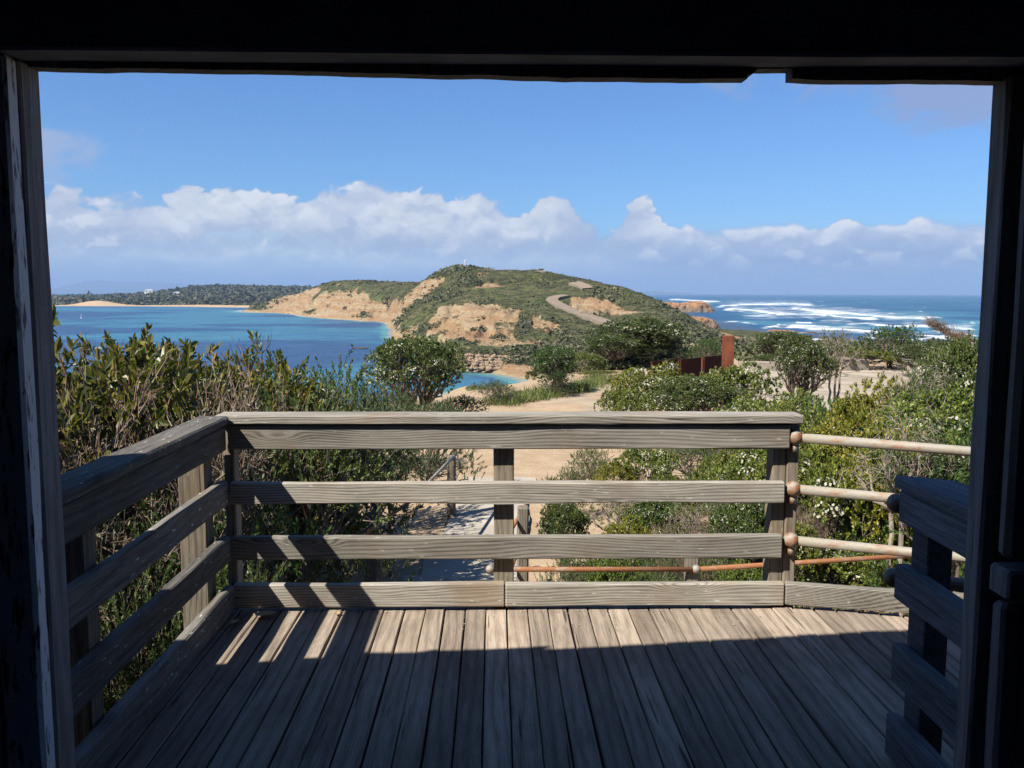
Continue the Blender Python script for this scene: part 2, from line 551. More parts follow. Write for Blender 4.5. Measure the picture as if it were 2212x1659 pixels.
def gable(y0, y1, pts, th):
    V, F = [], []
    for y in (y0, y1):
        for x, z in pts: V.append((x, y, z))
        for x, z in pts[::-1]: V.append((x, y, z - th))
    n = len(pts) * 2
    for k in range(n):
        F.append((k, (k + 1) % n, n + (k + 1) % n, n + k))
    return np.array(V), [np.array(F), np.array([list(range(n - 1, -1, -1)), [n + k for k in range(n)]])]


def verge(x): return 2.395 + 0.268 * (x + 2.39)
roof_pts = [(-3.3, verge(-3.3)), (0.3, verge(0.3)), (3.9, verge(-3.3))]
dpart('roof', hut, HB, [gable(-3.6, 2.40, roof_pts, 0.06)], M['dark_wall'])
dpart('gable_wall', hut, HB, [gable(2.2, 2.286, [(-2.8, 2.36 + .1), (-2.6, verge(-2.6) - .07), (0.3, verge(0.3) - .07), (2.9, verge(-2.3) - .07), (3.0, 2.46)], 0.10),
                              box(-2.4, 2.9, 2.2, 2.285, 2.752, 2.80)], M['dark_wall'])
dpart('gable_wall', hut, HB, [(np.array([(-2.75, y, 2.36) for y in (-3.3, -3.2)] + [(2.9, y, 2.36) for y in (-3.3, -3.2)] + [(0.3, y, verge(.3) - .06) for y in (-3.3, -3.2)]),
                               [np.array([(0, 1, 3, 2), (0, 4, 5, 1), (2, 3, 5, 4)]), np.array([(0, 2, 4), (1, 5, 3)])])], M['dark_wall'])
dpart('barge_board', hut, HB, [(np.array([(-3.3, y, verge(-3.3) + dz) for y in (2.402, 2.425) for dz in (-.12, .028)] + [(-1.72, y, verge(-1.72) + dz) for y in (2.402, 2.425) for dz in (-.12, .028)]),
                                np.array([(0, 1, 3, 2), (4, 6, 7, 5), (0, 4, 5, 1), (2, 3, 7, 6), (1, 5, 7, 3), (0, 2, 6, 4)]))], M['jamb'])

# --- deck
DB = (0, 3.2, 0)
deck = dthing('timber_deck', DB, 'sunlit and shaded deck of grey weathered boards outside the doorway', 'deck')
parts = []
xw = -1.47
k = 0
while xw < 2.75:
    w = 0.1045 + rng.uniform(-0.003, 0.003)
    g = rng.choice([0.004, 0.005, 0.007, 0.009])
    xm = xw + w / 2
    yend = 4.262 if xm < 1.40 else 4.262 - (xm - 1.40) * 0.232
    yend += rng.uniform(-0.008, 0.012)
    dz = rng.uniform(-0.003, 0.002)
    b = plank((xw, 2.305, -0.045 + dz), (xw + w - g, yend, dz), 1, 0.004, 26, 0.0018, 100 + k)
    V = b[0]
    V[:, 2] += 0.004 * (fbm(V[:, 1] * 1.3, np.full(len(V), k * 5.0), 4, 2) - 0.5)
    parts.append((V, b[1])); xw += w; k += 1
o = dpart('deck_boards', deck, DB, parts, M['deck'])
fl = [box(-1.46, 2.7, 2.32 + 0.16 * i, 2.455 + 0.16 * i, -0.20, -0.052) for i in range(12)]  # added close-set boards, there to keep the deck gaps dark
dpart('added_gap_baffles', deck, DB, fl, M['post'])
for xx, yy in ((-1.3, 4.1), (0.2, 4.1), (1.3, 4.1), (2.4, 3.8), (-1.3, 2.5), (2.4, 2.5)):
    dpart('stump', deck, DB, [plank((xx - .06, yy - .06, -2.1), (xx + .06, yy + .06, -0.205), 2, 0.006)], M['post'])
dpart('fascia', deck, DB, [plank((-1.47, 4.275, -0.24), (1.40, 4.31, -0.012), 0, 0.004, 12, 0.002, 5)], M['rail'])


def rail_x(x0, x1, y0, z0, z1, th=0.045, seed=0, bev=0.006, wob=0.0028, n=44):
    return plank((x0, y0, z0), (x1, y0 + th, z1), 0, bev, n, wob, seed)


# --- front railing
FB = (0, 4.25, 0)
fr = dthing('front_railing', FB, 'low timber railing across the far edge of the deck, straight ahead', 'railing')
Y0 = 4.20
dpart('cap_rail', fr, FB, [plank((-1.455, Y0 - 0.018, 0.957), (1.452, Y0 + 0.128, 1.0), 0, 0.005, 44, 0.002, 21)], M['rail'])
dpart('rail', fr, FB, [rail_x(-1.40, 1.392, Y0, 0.828, 0.951, seed=22)], M['rail'])
dpart('rail', fr, FB, [rail_x(-1.398, 1.375, Y0, 0.553, 0.660, seed=23, wob=0.004)], M['rail'])
dpart('rail', fr, FB, [rail_x(-1.398, 1.372, Y0 + 0.002, 0.267, 0.384, seed=24, wob=0.0035)], M['rail'])
dpart('kick_board', fr, FB, [rail_x(-1.40, -0.033, Y0 + 0.004, 0.018, 0.137, 0.05, 25)], M['rail'])
dpart('kick_board', fr, FB, [rail_x(-0.030, 1.392, Y0 + 0.004, 0.018, 0.134, 0.05, 26)], M['rail'])
# angled length to the right
an = math.atan2(-0.13, 0.563)
Mx = Matrix.Translation((1.396, Y0 + 0.004, 0)) @ Matrix.Rotation(an, 4, 'Z')
dpart('kick_board', fr, FB, [xform(plank((0, 0, 0.02), (1.45, 0.05, 0.132), 0, 0.006, 20, 0.003, 27), Mx)], M['rail'], label='paler kick board turned off at an angle')
for (x0, x1, s) in ((-0.090, 0.014, 31),):
    dpart('post', fr, FB, [plank((x0, Y0 + 0.05, -0.3), (x1, Y0 + 0.15, 0.954), 2, 0.005, 24, 0.002, s)], M['post'])
dpart('post', fr, FB, [plank((1.325, Y0 + 0.052, -0.3), (1.393, Y0 + 0.16, 0.954), 2, 0.005, 24, 0.002, 32),
                       plank((1.396, Y0 + 0.045, -0.3), (1.455, Y0 + 0.15, 0.95), 2, 0.005, 24, 0.002, 33)], M['post'])
dpart('post', fr, FB, [plank((-1.436, Y0 + 0.05, -0.3), (-1.385, Y0 + 0.14, 0.954), 2, 0.005, 24, 0.002, 34)], M['post'])

# --- left railing
LB = (-1.43, 3.25, 0)
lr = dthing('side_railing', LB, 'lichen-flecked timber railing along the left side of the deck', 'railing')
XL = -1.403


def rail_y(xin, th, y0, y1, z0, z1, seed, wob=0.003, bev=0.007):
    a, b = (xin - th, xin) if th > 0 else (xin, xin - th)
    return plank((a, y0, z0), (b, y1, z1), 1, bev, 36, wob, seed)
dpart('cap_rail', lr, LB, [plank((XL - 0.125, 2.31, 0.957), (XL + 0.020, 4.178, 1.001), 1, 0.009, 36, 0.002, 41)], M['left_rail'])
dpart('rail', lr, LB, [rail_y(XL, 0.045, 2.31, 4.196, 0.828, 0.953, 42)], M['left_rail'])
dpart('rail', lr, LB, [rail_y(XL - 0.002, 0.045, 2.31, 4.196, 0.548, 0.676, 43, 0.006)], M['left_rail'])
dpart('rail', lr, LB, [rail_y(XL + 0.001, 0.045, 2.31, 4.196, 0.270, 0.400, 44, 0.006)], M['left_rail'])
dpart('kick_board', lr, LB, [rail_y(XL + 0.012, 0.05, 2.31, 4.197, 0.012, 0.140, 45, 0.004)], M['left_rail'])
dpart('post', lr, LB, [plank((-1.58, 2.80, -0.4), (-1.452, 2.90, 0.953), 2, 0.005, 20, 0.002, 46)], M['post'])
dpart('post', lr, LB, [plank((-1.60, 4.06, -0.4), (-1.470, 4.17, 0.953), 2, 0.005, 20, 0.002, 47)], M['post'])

# --- right railing, in the shade
RB = (1.30, 2.55, 0)
rr = dthing('short_railing', RB, 'short blue-grey shaded timber railing beside the right door jamb', 'railing')
XR = 1.267
y1 = 2.785
capV, capF = plank((XR - 0.016, 2.305, 0.955), (XR + 0.150, y1 + 0.01, 1.0), 1, 0.008, 12, 0.002, 51)
capV[:, 1] -= np.clip((capV[:, 0] - XR - 0.03) / 0.12, 0, 1) ** 1.6 * 0.10 * (capV[:, 1] > 2.7)
dpart('cap_rail', rr, RB, [(capV, capF)], M['shaded_rail'])
dpart('rail', rr, RB, [rail_y(XR, -0.05, 2.305, y1, 0.842, 0.951, 52)], M['shaded_rail'])
dpart('rail', rr, RB, [rail_y(XR + 0.002, -0.05, 2.305, y1 + 0.01, 0.570, 0.695, 53)], M['shaded_rail'])
dpart('rail', rr, RB, [rail_y(XR, -0.05, 2.305, y1, 0.285, 0.420, 54, 0.006)], M['shaded_rail'])
dpart('kick_board', rr, RB, [rail_y(XR + 0.002, -0.05, 2.305, y1 + 0.02, 0.012, 0.165, 55)], M['shaded_rail'])
dpart('post', rr, RB, [plank((1.320, 2.68, -0.4), (1.402, 2.79, 0.953), 2, 0.004, 10, 0.002, 56)], M['shaded_rail'])
for z in (0.885, 0.622):
    b0 = np.array([XR + 0.030, y1 + 0.075, z])
    pp = dpart('pipe', rr, RB, [tube([b0, b0 + np.array([1.3, -0.30, -0.06])], 0.0245, 12)], M['pipe'], True)
    q = build('ball_joint', [sphere((0, 0, 0), 0.034, 18, 12)], M['ball'], pp, True)
    q.location = Vector(b0) - Vector(RB) - pp.location

# --- pipe railing to the right of the corner post
PB = (1.5, 4.22, 0)
pr = dthing('pipe_railing', PB, 'three pale steel pipes with rust-stained balls leaving the corner post', 'railing')
for z, rusty in ((0.882, 0), (0.618, 1), (0.352, 1)):
    b0 = np.array([1.425, Y0 + 0.03, z])
    dv = np.array([0.975, -0.205, -0.052])
    pp = dpart('pipe', pr, PB, [tube([b0 + dv * 0.02, b0 + dv * 1.9], 0.0245, 14)], M['pipe'], True)
    sp = build('ball_joint', [sphere((0, 0, 0), 0.040, 20, 14), tube([(0, 0, -0.03), (0, 0, -0.075)], 0.017, 10)],
               M['ball'], pp, True)
    sp.location = Vector(b0) - Vector(PB) - pp.location

# --- crumbs of leaf and grit swept against the kick board
db = []
for k in range(150):
    x = rng.uniform(-1.35, 1.38); y = Y0 - abs(rng.normal(0, 0.012)) - 0.004
    if rng.uniform() < 0.3: y -= rng.uniform(0, 0.25)
    s = rng.uniform(0.0012, 0.0036)
    V, F = sphere((0, 0, 0), s, 6, 4, (rng.uniform(.8, 1.8), 1, .6))
    db.append((np.array([dk(v + np.array([x, y, 0.004])) for v in V]), F))
tag(build('deck_grit', db, M['grit']), 'pale grit and leaf crumbs along the front edge of the deck', 'grit', kind='stuff')

# --- dry leaves lying on the deck
def dry_leaf(base, L, wd, rot, curl, label, kind=0):
    n = 8
    V = []
    for i in range(n + 1):
        t = i / n
        hw = wd * math.sin(math.pi * min(1, t * 0.96 + 0.03)) ** 0.7
        for sgn in (-1, 0, 1):
            V.append((L * (t - .5), sgn * hw, curl * (2 * t - 1) ** 2 + abs(sgn) * hw * 0.5))
    F = [(i * 3 + j, i * 3 + j + 1, i * 3 + j + 4, i * 3 + j + 3) for i in range(n) for j in range(2)]
    V2 = np.array(V); V2[:, 2] += 0.0012
    o = build('dry_leaf', [(V, np.array(F)), (V2, np.array(F)[:, ::-1])], M['dryleaf'])
    o.location = dk(base); o.rotation_euler = (R(4), 0, rot)
    tag(o, label, 'leaf', 'dry leaves on the deck')
    return o
dry_leaf((-1.22, 4.12, 0.012), 0.11, 0.026, 0.3, 0.010, 'large curled tan leaf lying in the left corner of the deck')
dry_leaf((-1.34, 4.03, 0.012), 0.06, 0.016, 1.3, 0.006, 'small dull leaf in the shade of the left deck corner')
dry_leaf((-0.865, 4.14, 0.010), 0.035, 0.010, 0.8, 0.004, 'tiny pale leaf scrap under the front kick board between shadow stripes')
# ------------------------------------------------------------------ the land: near plateau, neck of land, headland
def shore(u, v): return atz(u, v, SEA)


def q3(u, v, d): return atd(u, v, d)


ctrl = []
# the hill: sky line, then down its face to the beach and the rock wall
for u, v, d in [(930, 598, 590), (952, 590, 565), (975, 583, 545), (1010, 581, 535), (1060, 588, 525), (1110, 588, 520), (1160, 587, 510), (1220, 597, 490), (1290, 609, 460),
                (1340, 623, 430), (1390, 642, 400), (1422, 664, 370), (1457, 690, 340), (1492, 711, 318), (1535, 724, 300),
                (1000, 610, 490), (1100, 610, 480), (1200, 615, 465), (1000, 640, 440), (1100, 640, 430), (1200, 645, 415), (1300, 640, 420), (1370, 656, 385),
                (900, 660, 470), (930, 640, 495), (880, 685, 445), (905, 715, 400), (920, 735, 365), (960, 740, 340),
                (1000, 680, 385), (1080, 670, 378), (1150, 680, 360), (1000, 720, 322), (1080, 720, 312), (1150, 720, 310), (1040, 752, 270), (1100, 756, 268), (1160, 762, 255),
                (1250, 670, 383), (1320, 690, 355), (1400, 690, 345), (1200, 720, 305), (1280, 720, 298), (1360, 720, 290), (1450, 716, 300), (1220, 756, 250),
                (985, 762, 252), (1060, 764, 248), (1120, 768, 246), (1180, 775, 242),
                (580, 660, 1010), (600, 655, 1000), (650, 639, 940), (685, 631, 880), (720, 623, 840), (790, 616, 800), (850, 613, 770), (905, 611, 720),
                (600, 664, 1000), (640, 660, 925), (720, 640, 805), (800, 640, 740), (850, 650, 660), (800, 672, 690), (700, 672, 790), (890, 630, 600),
                (1620, 738, 330), (1600, 752, 255), (1640, 757, 240), (1700, 752, 260), (1800, 752, 270), (1560, 735, 330), (1950, 752, 250), (2100, 755, 230),
                (1300, 765, 200), (1450, 760, 190), (1640, 775, 160), (1850, 770, 160), (2050, 770, 160)]:
    ctrl.append(q3(u, v, d))
# water line
coast_w = [(480, 668), (560, 673), (600, 677), (640, 681), (700, 688), (760, 692), (820, 695), (838, 700), (848, 712), (846, 724), (872, 738), (900, 755), (940, 780), (985, 799), (1060, 806), (1110, 814), (1150, 824), (1140, 840), (1080, 848), (1000, 846)]
for u, v in coast_w[2:]:
    ctrl.append(shore(u, v))
coast_e = [(1360, 646), (1500, 668), (1440, 676), (1480, 694), (1550, 709), (1560, 716), (1640, 722), (1700, 728), (1730, 733), (1800, 738), (1900, 739), (2010, 742), (2120, 745)]
for u, v in coast_e[3:]:
    ctrl.append(shore(u, v))
# sea bed off both shores, and the hidden back of the hill
for u, v in [(480, 690), (600, 692), (700, 702), (780, 710), (800, 730), (830, 760), (860, 790), (900, 815), (960, 830), (1050, 828), (500, 740), (700, 800), (300, 800), (100, 700), (100, 900), (700, 860), (-100, 676), (60, 674), (150, 676), (250, 676), (350, 678), (430, 678), (150, 692), (250, 700), (380, 700)]:
    p = shore(u, v); p[2] = SEA - 7; ctrl.append(p)
for u, v in [(1640, 705), (1750, 715), (1850, 722), (2000, 725), (2150, 728), (1600, 690), (1560, 680), (1700, 690)]:
    p = shore(u, v); p[2] = SEA - 6; ctrl.append(p)
for u, d, z in [(950, 700, 5), (1050, 700, 0), (1150, 690, -2), (1250, 650, -6), (1330, 620, -14), (1400, 560, -20), (850, 950, 2), (480, 1300, -32), (400, 1350, -34), (300, 1300, -34), (520, 1450, -34), (700, 1050, 0), (620, 1180, -6), (560, 1200, -24), (1480, 520, -22), (1540, 470, -22),
                (1000, 900, -6), (1200, 900, -14), (800, 1250, -12), (1050, 1300, -25), (1350, 900, -26),
                (1100, 95, -13), (1250, 90, -10), (1500, 85, -8), (1800, 85, -8), (2150, 85, -8), (1150, 150, -17.5), (1050, 130, -20.5), (1350, 140, -14), (600, 60, -24), (200, 60, -24), (900, 75, -22), (-200, 60, -24), (2500, 120, -12), (2500, 260, -17)]:
    a = (u - 1106) / FOC
    y = d / math.hypot(1, a); ctrl.append(np.array([a * y, y, z]))
ctrl = np.array(ctrl)


def lp(x, y):
    return np.stack([np.arctan2(x, y) * 3.2, np.log(np.hypot(x, y)) * 1.15], -1)


def tpsk(r2):
    return np.where(r2 > 1e-12, 0.5 * r2 * np.log(np.maximum(r2, 1e-12)), 0)


_P = lp(ctrl[:, 0], ctrl[:, 1]); _n = len(_P)
_K = tpsk(((_P[:, None] - _P[None]) ** 2).sum(-1)) + np.eye(_n) * 2e-4
_A = np.zeros((_n + 3, _n + 3)); _A[:_n, :_n] = _K
_A[:_n, _n] = 1; _A[:_n, _n + 1:] = _P; _A[_n:, :_n] = _A[:_n, _n:].T
_W = np.linalg.solve(_A, np.concatenate([ctrl[:, 2], np.zeros(3)]))

plateau = [(-60, -30), (-22, -5), (-15, 12), (-9.5, 20), (-4.2, 26), (-1.2, 29.5), (1.2, 33), (4.5, 38), (9, 44), (16, 49), (36, 52), (60, 46), (90, 30), (90, -30)]


def land0(x, y):
    """height of the ground, without small roughness"""
    x = np.asarray(x, float); y = np.asarray(y, float)
    shp = x.shape; xf, yf = x.ravel(), y.ravel()
    yy = np.maximum(yf, 8.0)
    P = lp(xf, yy)
    z = np.empty(len(xf))
    for s in range(0, len(xf), 40000):
        K = tpsk(((P[s:s + 40000, None] - _P[None]) ** 2).sum(-1))
        z[s:s + 40000] = K @ _W[:_n] + _W[_n] + P[s:s + 40000] @ _W[_n + 1:]
    z = np.clip(z, -34, 60)
    ins = inpoly(xf, yf, plateau)
    d = polydist(xf, yf, plateau, True)
    w = np.where(ins, 0.0, sstep(0, 26, d))
    z = GROUND * (1 - w) + z * w
    return z.reshape(shp)


def hit(u, v, d0=50, d1=1500):
    """first point of the land along a line of sight (used to lay out sand, road and scrub on it)"""
    d = np.geomspace(d0, d1, 1200)
    a = ray(u, v); k = math.hypot(a[0], a[1])
    x, y, z = a[0] / k * d, a[1] / k * d, EYE + a[2] / k * d
    below = np.nonzero(z < land0(x, y))[0]
    i = below[0] if len(below) else len(d) - 1
    return np.array([x[i], y[i], z[i]])


def poly_on_land(p): return [hit(u, v) for u, v in p]


sand_px = [
    [(903, 712), (925, 689), (949, 666), (976, 658), (1031, 652), (1087, 664), (1127, 672), (1116, 688), (1103, 708), (1127, 730), (1133, 749), (1087, 754), (1045, 752), (1009, 737), (1020, 726), (974, 737), (915, 736)],
    [(834, 709), (850, 703), (874, 716), (874, 727), (845, 726)],
    [(575, 668), (618, 640), (665, 625), (689, 623), (694, 635), (729, 633), (753, 640), (775, 647), (827, 651), (863, 647), (890, 625), (934, 604), (962, 605), (925, 638), (890, 657), (858, 694), (845, 700), (814, 691), (700, 686), (620, 677), (574, 674)],
    [(1214, 650), (1252, 645), (1294, 643), (1335, 652), (1382, 685), (1335, 681), (1282, 671), (1309, 697), (1290, 692), (1236, 669)],
    [(1147, 685), (1175, 683), (1219, 702), (1197, 714), (1159, 709)],
    [(1038, 611), (1078, 607), (1084, 619), (1042, 622)],
    [(1130, 735), (1170, 726), (1180, 742), (1140, 750)],
    [(1255, 731), (1275, 737), (1280, 752), (1262, 742)],
    [(720, 640), (760, 628), (800, 634), (790, 648), (740, 650)],
    [(960, 800), (1060, 792), (1165, 796), (1190, 815), (1150, 830), (1080, 812), (1000, 806)],
    [(1600, 757), (1660, 750), (1700, 758), (1640, 764)],
    [(1555, 722), (1640, 720), (1745, 733), (1700, 742), (1620, 740)],
]
sand_xy = [poly_on_land(p) for p in sand_px]
road_px = [(1327, 707), (1294, 695), (1258, 684), (1227, 672), (1205, 661), (1191, 653), (1197, 647), (1222, 643)]
road_xy = [hit(u, v) for u, v in road_px]
road2_xy = [hit(u, v) for u, v in [(1240, 615), (1258, 622), (1270, 628)]]

# one sheet, its rows closer together near by
azs = np.linspace(R(-62), R(62), 900)
ds = np.concatenate([np.linspace(2.5, 40, 120), np.geomspace(40, 1500, 420)[1:]])
AZ, DD = np.meshgrid(azs, ds)
GX, GY = np.sin(AZ) * DD, np.cos(AZ) * DD
GZ = land0(GX, GY)
sand = np.zeros(GX.shape)
wx = GX + 9 * (fbm(GX / 14, GY / 14, 5) - .5) * np.clip(DD / 300, 0.2, 1.5)
wy = GY + 9 * (fbm(GX / 14, GY / 14, 9) - .5) * np.clip(DD / 300, 0.2, 1.5)
for p in sand_xy:
    sand = np.maximum(sand, inpoly(wx, wy, p) * 1.0)
n1 = fbm(GX / 16, GY / 16, 21, 5); n2 = fbm(GX / 5, GY / 5, 33, 4)
sand = np.where((sand > 0.5) & (n1 * 0.55 + n2 * 0.45 > 0.60), 0.2, sand)
sand = np.where((sand < 0.5) & (DD > 200) & (n1 > 0.70), 0.9, sand)
sand = np.where((GZ < SEA + 2.4) & (DD > 100), 1.0, sand)
for _ in range(2):
    s_ = sand.copy(); s_[1:-1, 1:-1] = (sand[:-2, 1:-1] + sand[2:, 1:-1] + sand[1:-1, :-2] + sand[1:-1, 2:] + sand[1:-1, 1:-1] * 2) / 6; sand = s_
near = sstep(62, 44, DD)
sand = np.maximum(sand, near)
far = sstep(60, 220, DD)
gul = np.abs(fbm(GX / 9, GY / 26, 41, 4) - 0.5) * 2
GZ = GZ + far * ((fbm(GX / 40, GY / 40, 3, 4) - .5) * 3.0 + (fbm(GX / 7, GY / 7, 8, 4) - .5) * 1.6 - gul * 4.2 * (sand > .5) * sstep(SEA + 1, SEA + 6, GZ)) * sstep(SEA, SEA + 5, GZ)
GZ = GZ + far * (sand > .5) * sstep(SEA + 2, SEA + 7, GZ) * 1.5 * np.sin(GZ * 1.25 + 7 * fbm(GX / 45, GY / 45, 47, 3))
GZ = GZ + (1 - far) * (fbm(GX / 2.2, GY / 2.2, 6, 4) - .5) * 0.10


def _landmat(t, p):
    s = t.node('ShaderNodeAttribute', attribute_name='sand').outputs['Fac']
    v = t.coord('Object'); sp = t.sep(v)
    n = t.noise(v, 0.35, 6, 0.65); nn = t.noise(v, 2.4, 5, 0.6); fine = t.noise(v, 14.0, 4, 0.6)
    strata = t.noise(t.comb(t.math('MULTIPLY', sp[0], 0.012), t.math('MULTIPLY', sp[1], 0.012), t.math('MULTIPLY', sp[2], 0.22)), 1.6, 5, 0.6)
    hi = t.mapr(sp[2], -4.0, -18.0)                      # cliff sand higher up, paler near the plateau floor
    sandc = t.mix(t.mapr(n, 0.3, 0.7), (0.27, 0.195, 0.115), (0.37, 0.285, 0.175))
    ochre = t.mix(n, (0.235, 0.115, 0.05), (0.30, 0.175, 0.085))
    far = t.mapr(sp[1], 180, 240)
    sandc = t.mix(t.math('MULTIPLY', t.math('MULTIPLY', t.mapr(strata, 0.44, 0.56), far), 0.6), sandc, ochre)
    near = t.mix(t.mapr(nn, 0.3, 0.7), (0.325, 0.235, 0.15), (0.39, 0.295, 0.195))
    near = t.mix(t.math('MULTIPLY', t.mapr(fine, 0.55, 0.75), 0.45), near, (0.22, 0.155, 0.10))
    sandc = t.mix(t.mapr(sp[1], 60, 120), near, sandc)
    mid = t.math('ADD', t.math('MULTIPLY', t.noise(v, 0.16, 5, 0.65), 0.55), t.math('MULTIPLY', t.noise(v, 0.5, 4, 0.6), 0.45))
    scrub = t.mix(t.mapr(mid, 0.38, 0.62), (0.026, 0.032, 0.014), (0.125, 0.118, 0.055))
    scrub = t.mix(t.mapr(t.noise(v, 0.05, 4), 0.5, 0.65), scrub, t.mix(t.mapr(mid, 0.38, 0.62), (0.04, 0.055, 0.018), (0.115, 0.125, 0.045)))
    f = t.mapr(t.math('ADD', s, t.math('MULTIPLY', t.math('SUBTRACT', t.math('ADD', t.math('MULTIPLY', n, 0.5), t.math('MULTIPLY', t.noise(v, 0.9, 4, .6), 0.5)), 0.5), 2.1)), 0.38, 0.62)
    dirt = t.mapr(t.noise(v, 0.55, 6, 0.7), 0.50, 0.68)
    sandc = t.mix(t.math('MULTIPLY', t.math('MULTIPLY', dirt, far), 0.6), sandc, (0.15, 0.105, 0.06))
    crag = t.noise(t.comb(sp[0], sp[1], t.math('MULTIPLY', sp[2], 2.6)), 0.16, 8, 0.72)
    hh = t.math('ADD', t.math('MULTIPLY', t.math('ADD', n, t.math('MULTIPLY', fine, 0.25)), 0.10), t.math('MULTIPLY', t.math('MULTIPLY', t.math('ADD', crag, t.math('MULTIPLY', mid, 0.9)), far), 3.2))
    bump(t, p, hh, 0.75, 1.0)
    return t.mix(f, scrub, sandc)
M['land'] = material('sandy_land', _landmat, 0.95, 0.05)
land = build('ground', [(np.stack([GX, GY, GZ], -1).reshape(-1, 3), grid_faces(*GX.shape))], M['land'], smooth=True, attrs={'sand': sand.ravel()})
tag(land, kind='structure')

# --- road up the hill
def ribbon(name, pts, w, lift, mat, n=90, zfun=None):
    P = np.array(pts)[:, :2]
    s = np.concatenate([[0], np.cumsum(np.linalg.norm(np.diff(P, axis=0), axis=1))])
    ss = np.linspace(0, s[-1], n)
    X, Y = np.interp(ss, s, P[:, 0]), np.interp(ss, s, P[:, 1])
    for _ in range(4):
        X[1:-1] = (X[:-2] + 2 * X[1:-1] + X[2:]) / 4; Y[1:-1] = (Y[:-2] + 2 * Y[1:-1] + Y[2:]) / 4
    tx, ty = np.gradient(X), np.gradient(Y); L = np.hypot(tx, ty)
    nx, ny = -ty / L, tx / L
    zc = (zfun or land0)(X, Y)
    rows = []
    for o, dz in ((-1.0, -1.5), (-1.0, 0), (-0.5, 0.05), (0, 0.08), (0.5, 0.05), (1.0, 0), (1.0, -1.5)):
        px, py = X + nx * w / 2 * o, Y + ny * w / 2 * o
        zz = (zfun or land0)(px, py)
        rows.append(np.stack([px, py, np.maximum(zz, zc * .5 + zz * .5) + lift + dz * min(1, w / 4)], -1))
    V = np.stack(rows, 1).reshape(-1, 3)
    return build(name, [(V, grid_faces(n, 7))], mat, smooth=False)
M['road'] = flat('pale_bitumen', (0.25, 0.20, 0.15), 0.25, 0.5, 0.9, 0.1)
tag(ribbon('road', road_xy, 5.6, 1.3, M['road']), kind='structure')
tag(ribbon('road', road2_xy, 6.0, 1.3, M['road'], 30), kind='structure')

# --- paths and concrete on the plateau
def sheet(name, pts, z, mat, step=0.5, th=None):
    P = np.array(pts); x0, y0 = P.min(0); x1, y1 = P.max(0)
    nx, ny = int((x1 - x0) / step) + 2, int((y1 - y0) / step) + 2
    X, Y = np.meshgrid(np.linspace(x0, x1, nx), np.linspace(y0, y1, ny))
    jx = X + step * 0.9 * (fbm(X, Y, 61) - .5); jy = Y + step * 0.9 * (fbm(X, Y, 71) - .5)
    V = np.stack([jx, jy, np.full(X.shape, z)], -1).reshape(-1, 3)
    F = grid_faces(ny, nx)
    c = V[F].mean(1)
    F = F[inpoly(c[:, 0], c[:, 1], [tuple(p) for p in pts])]
    V[:, 2] += 0.012 * (fbm(V[:, 0] / 3, V[:, 1] / 3, 77, 3) - .5)
    return build(name, [(V, F)], mat, smooth=True)


def _pathmat(t, p):
    v = t.coord('Object')
    n = t.noise(v, 1.3, 5, 0.6); f = t.noise(v, 30, 3, 0.6)
    bump(t, p, f, 0.3, 0.01)
    c = t.mix(t.mapr(n, 0.3, 0.7), (0.33, 0.295, 0.24), (0.42, 0.38, 0.315))
    return t.mix(t.math('MULTIPLY', t.mapr(f, 0.55, 0.75), 0.4), c, (0.30, 0.26, 0.20))
M['path'] = material('pale_gravel_path', _pathmat, 0.95, 0.08)


M['track'] = flat('sandy_track', (0.37, 0.30, 0.215), 0.3, 1.2, 0.95, 0.05, (0.29, 0.225, 0.155), 0.2)


def _apron(t, p):
    v = t.coord('Object')
    n = t.noise(v, 0.5, 5, 0.6)
    vo = t.node('ShaderNodeTexVoronoi', feature='DISTANCE_TO_EDGE'); vo.inputs['Scale'].default_value = 0.30
    t.put(vo.inputs['Vector'], t.vmath('ADD', v, t.comb(t.math('MULTIPLY', t.noise(v, .7, 3), 1.5), t.math('MULTIPLY', n, 1.5), 0)))
    c = t.mix(t.mapr(n, 0.3, 0.7), (0.28, 0.235, 0.175), (0.39, 0.335, 0.26))
    c = t.mix(t.math('MULTIPLY', t.mapr(t.noise(v, 3.0, 4), 0.55, 0.75), 0.4), c, (0.29, 0.245, 0.18))
    return t.mix(t.math('MULTIPLY', t.mapr(vo.outputs['Distance'], 0.01, 0.035, 1.0, 0.0), 0.75), c, (0.13, 0.11, 0.08))
M['apron'] = material('cracked_concrete_slab', _apron, 0.92, 0.1)
path = sheet('path', [(-1.75, 4.6), (0.15, 4.6), (0.12, 10), (0.35, 14), (0.5, 16), (-0.95, 16), (-1.0, 12), (-1.3, 9.5)], GROUND + 0.035, M['path'], 0.22)
tag(path, kind='structure')
track = sheet('path', [(0.4, 26.5), (2.5, 25.0), (5.8, 26.5), (5.4, 31), (4.6, 33.5), (3.2, 32.5), (2.2, 29.5)], GROUND + 0.016, M['track'], 0.3)
tag(track, kind='structure')
apron = sheet('concrete_apron', [(7.5, 24.5), (20, 22), (26, 26), (26, 39.5), (11.0, 38.6), (8.2, 33)], GROUND + 0.034, M['apron'], 0.4)
tag(apron, kind='structure')

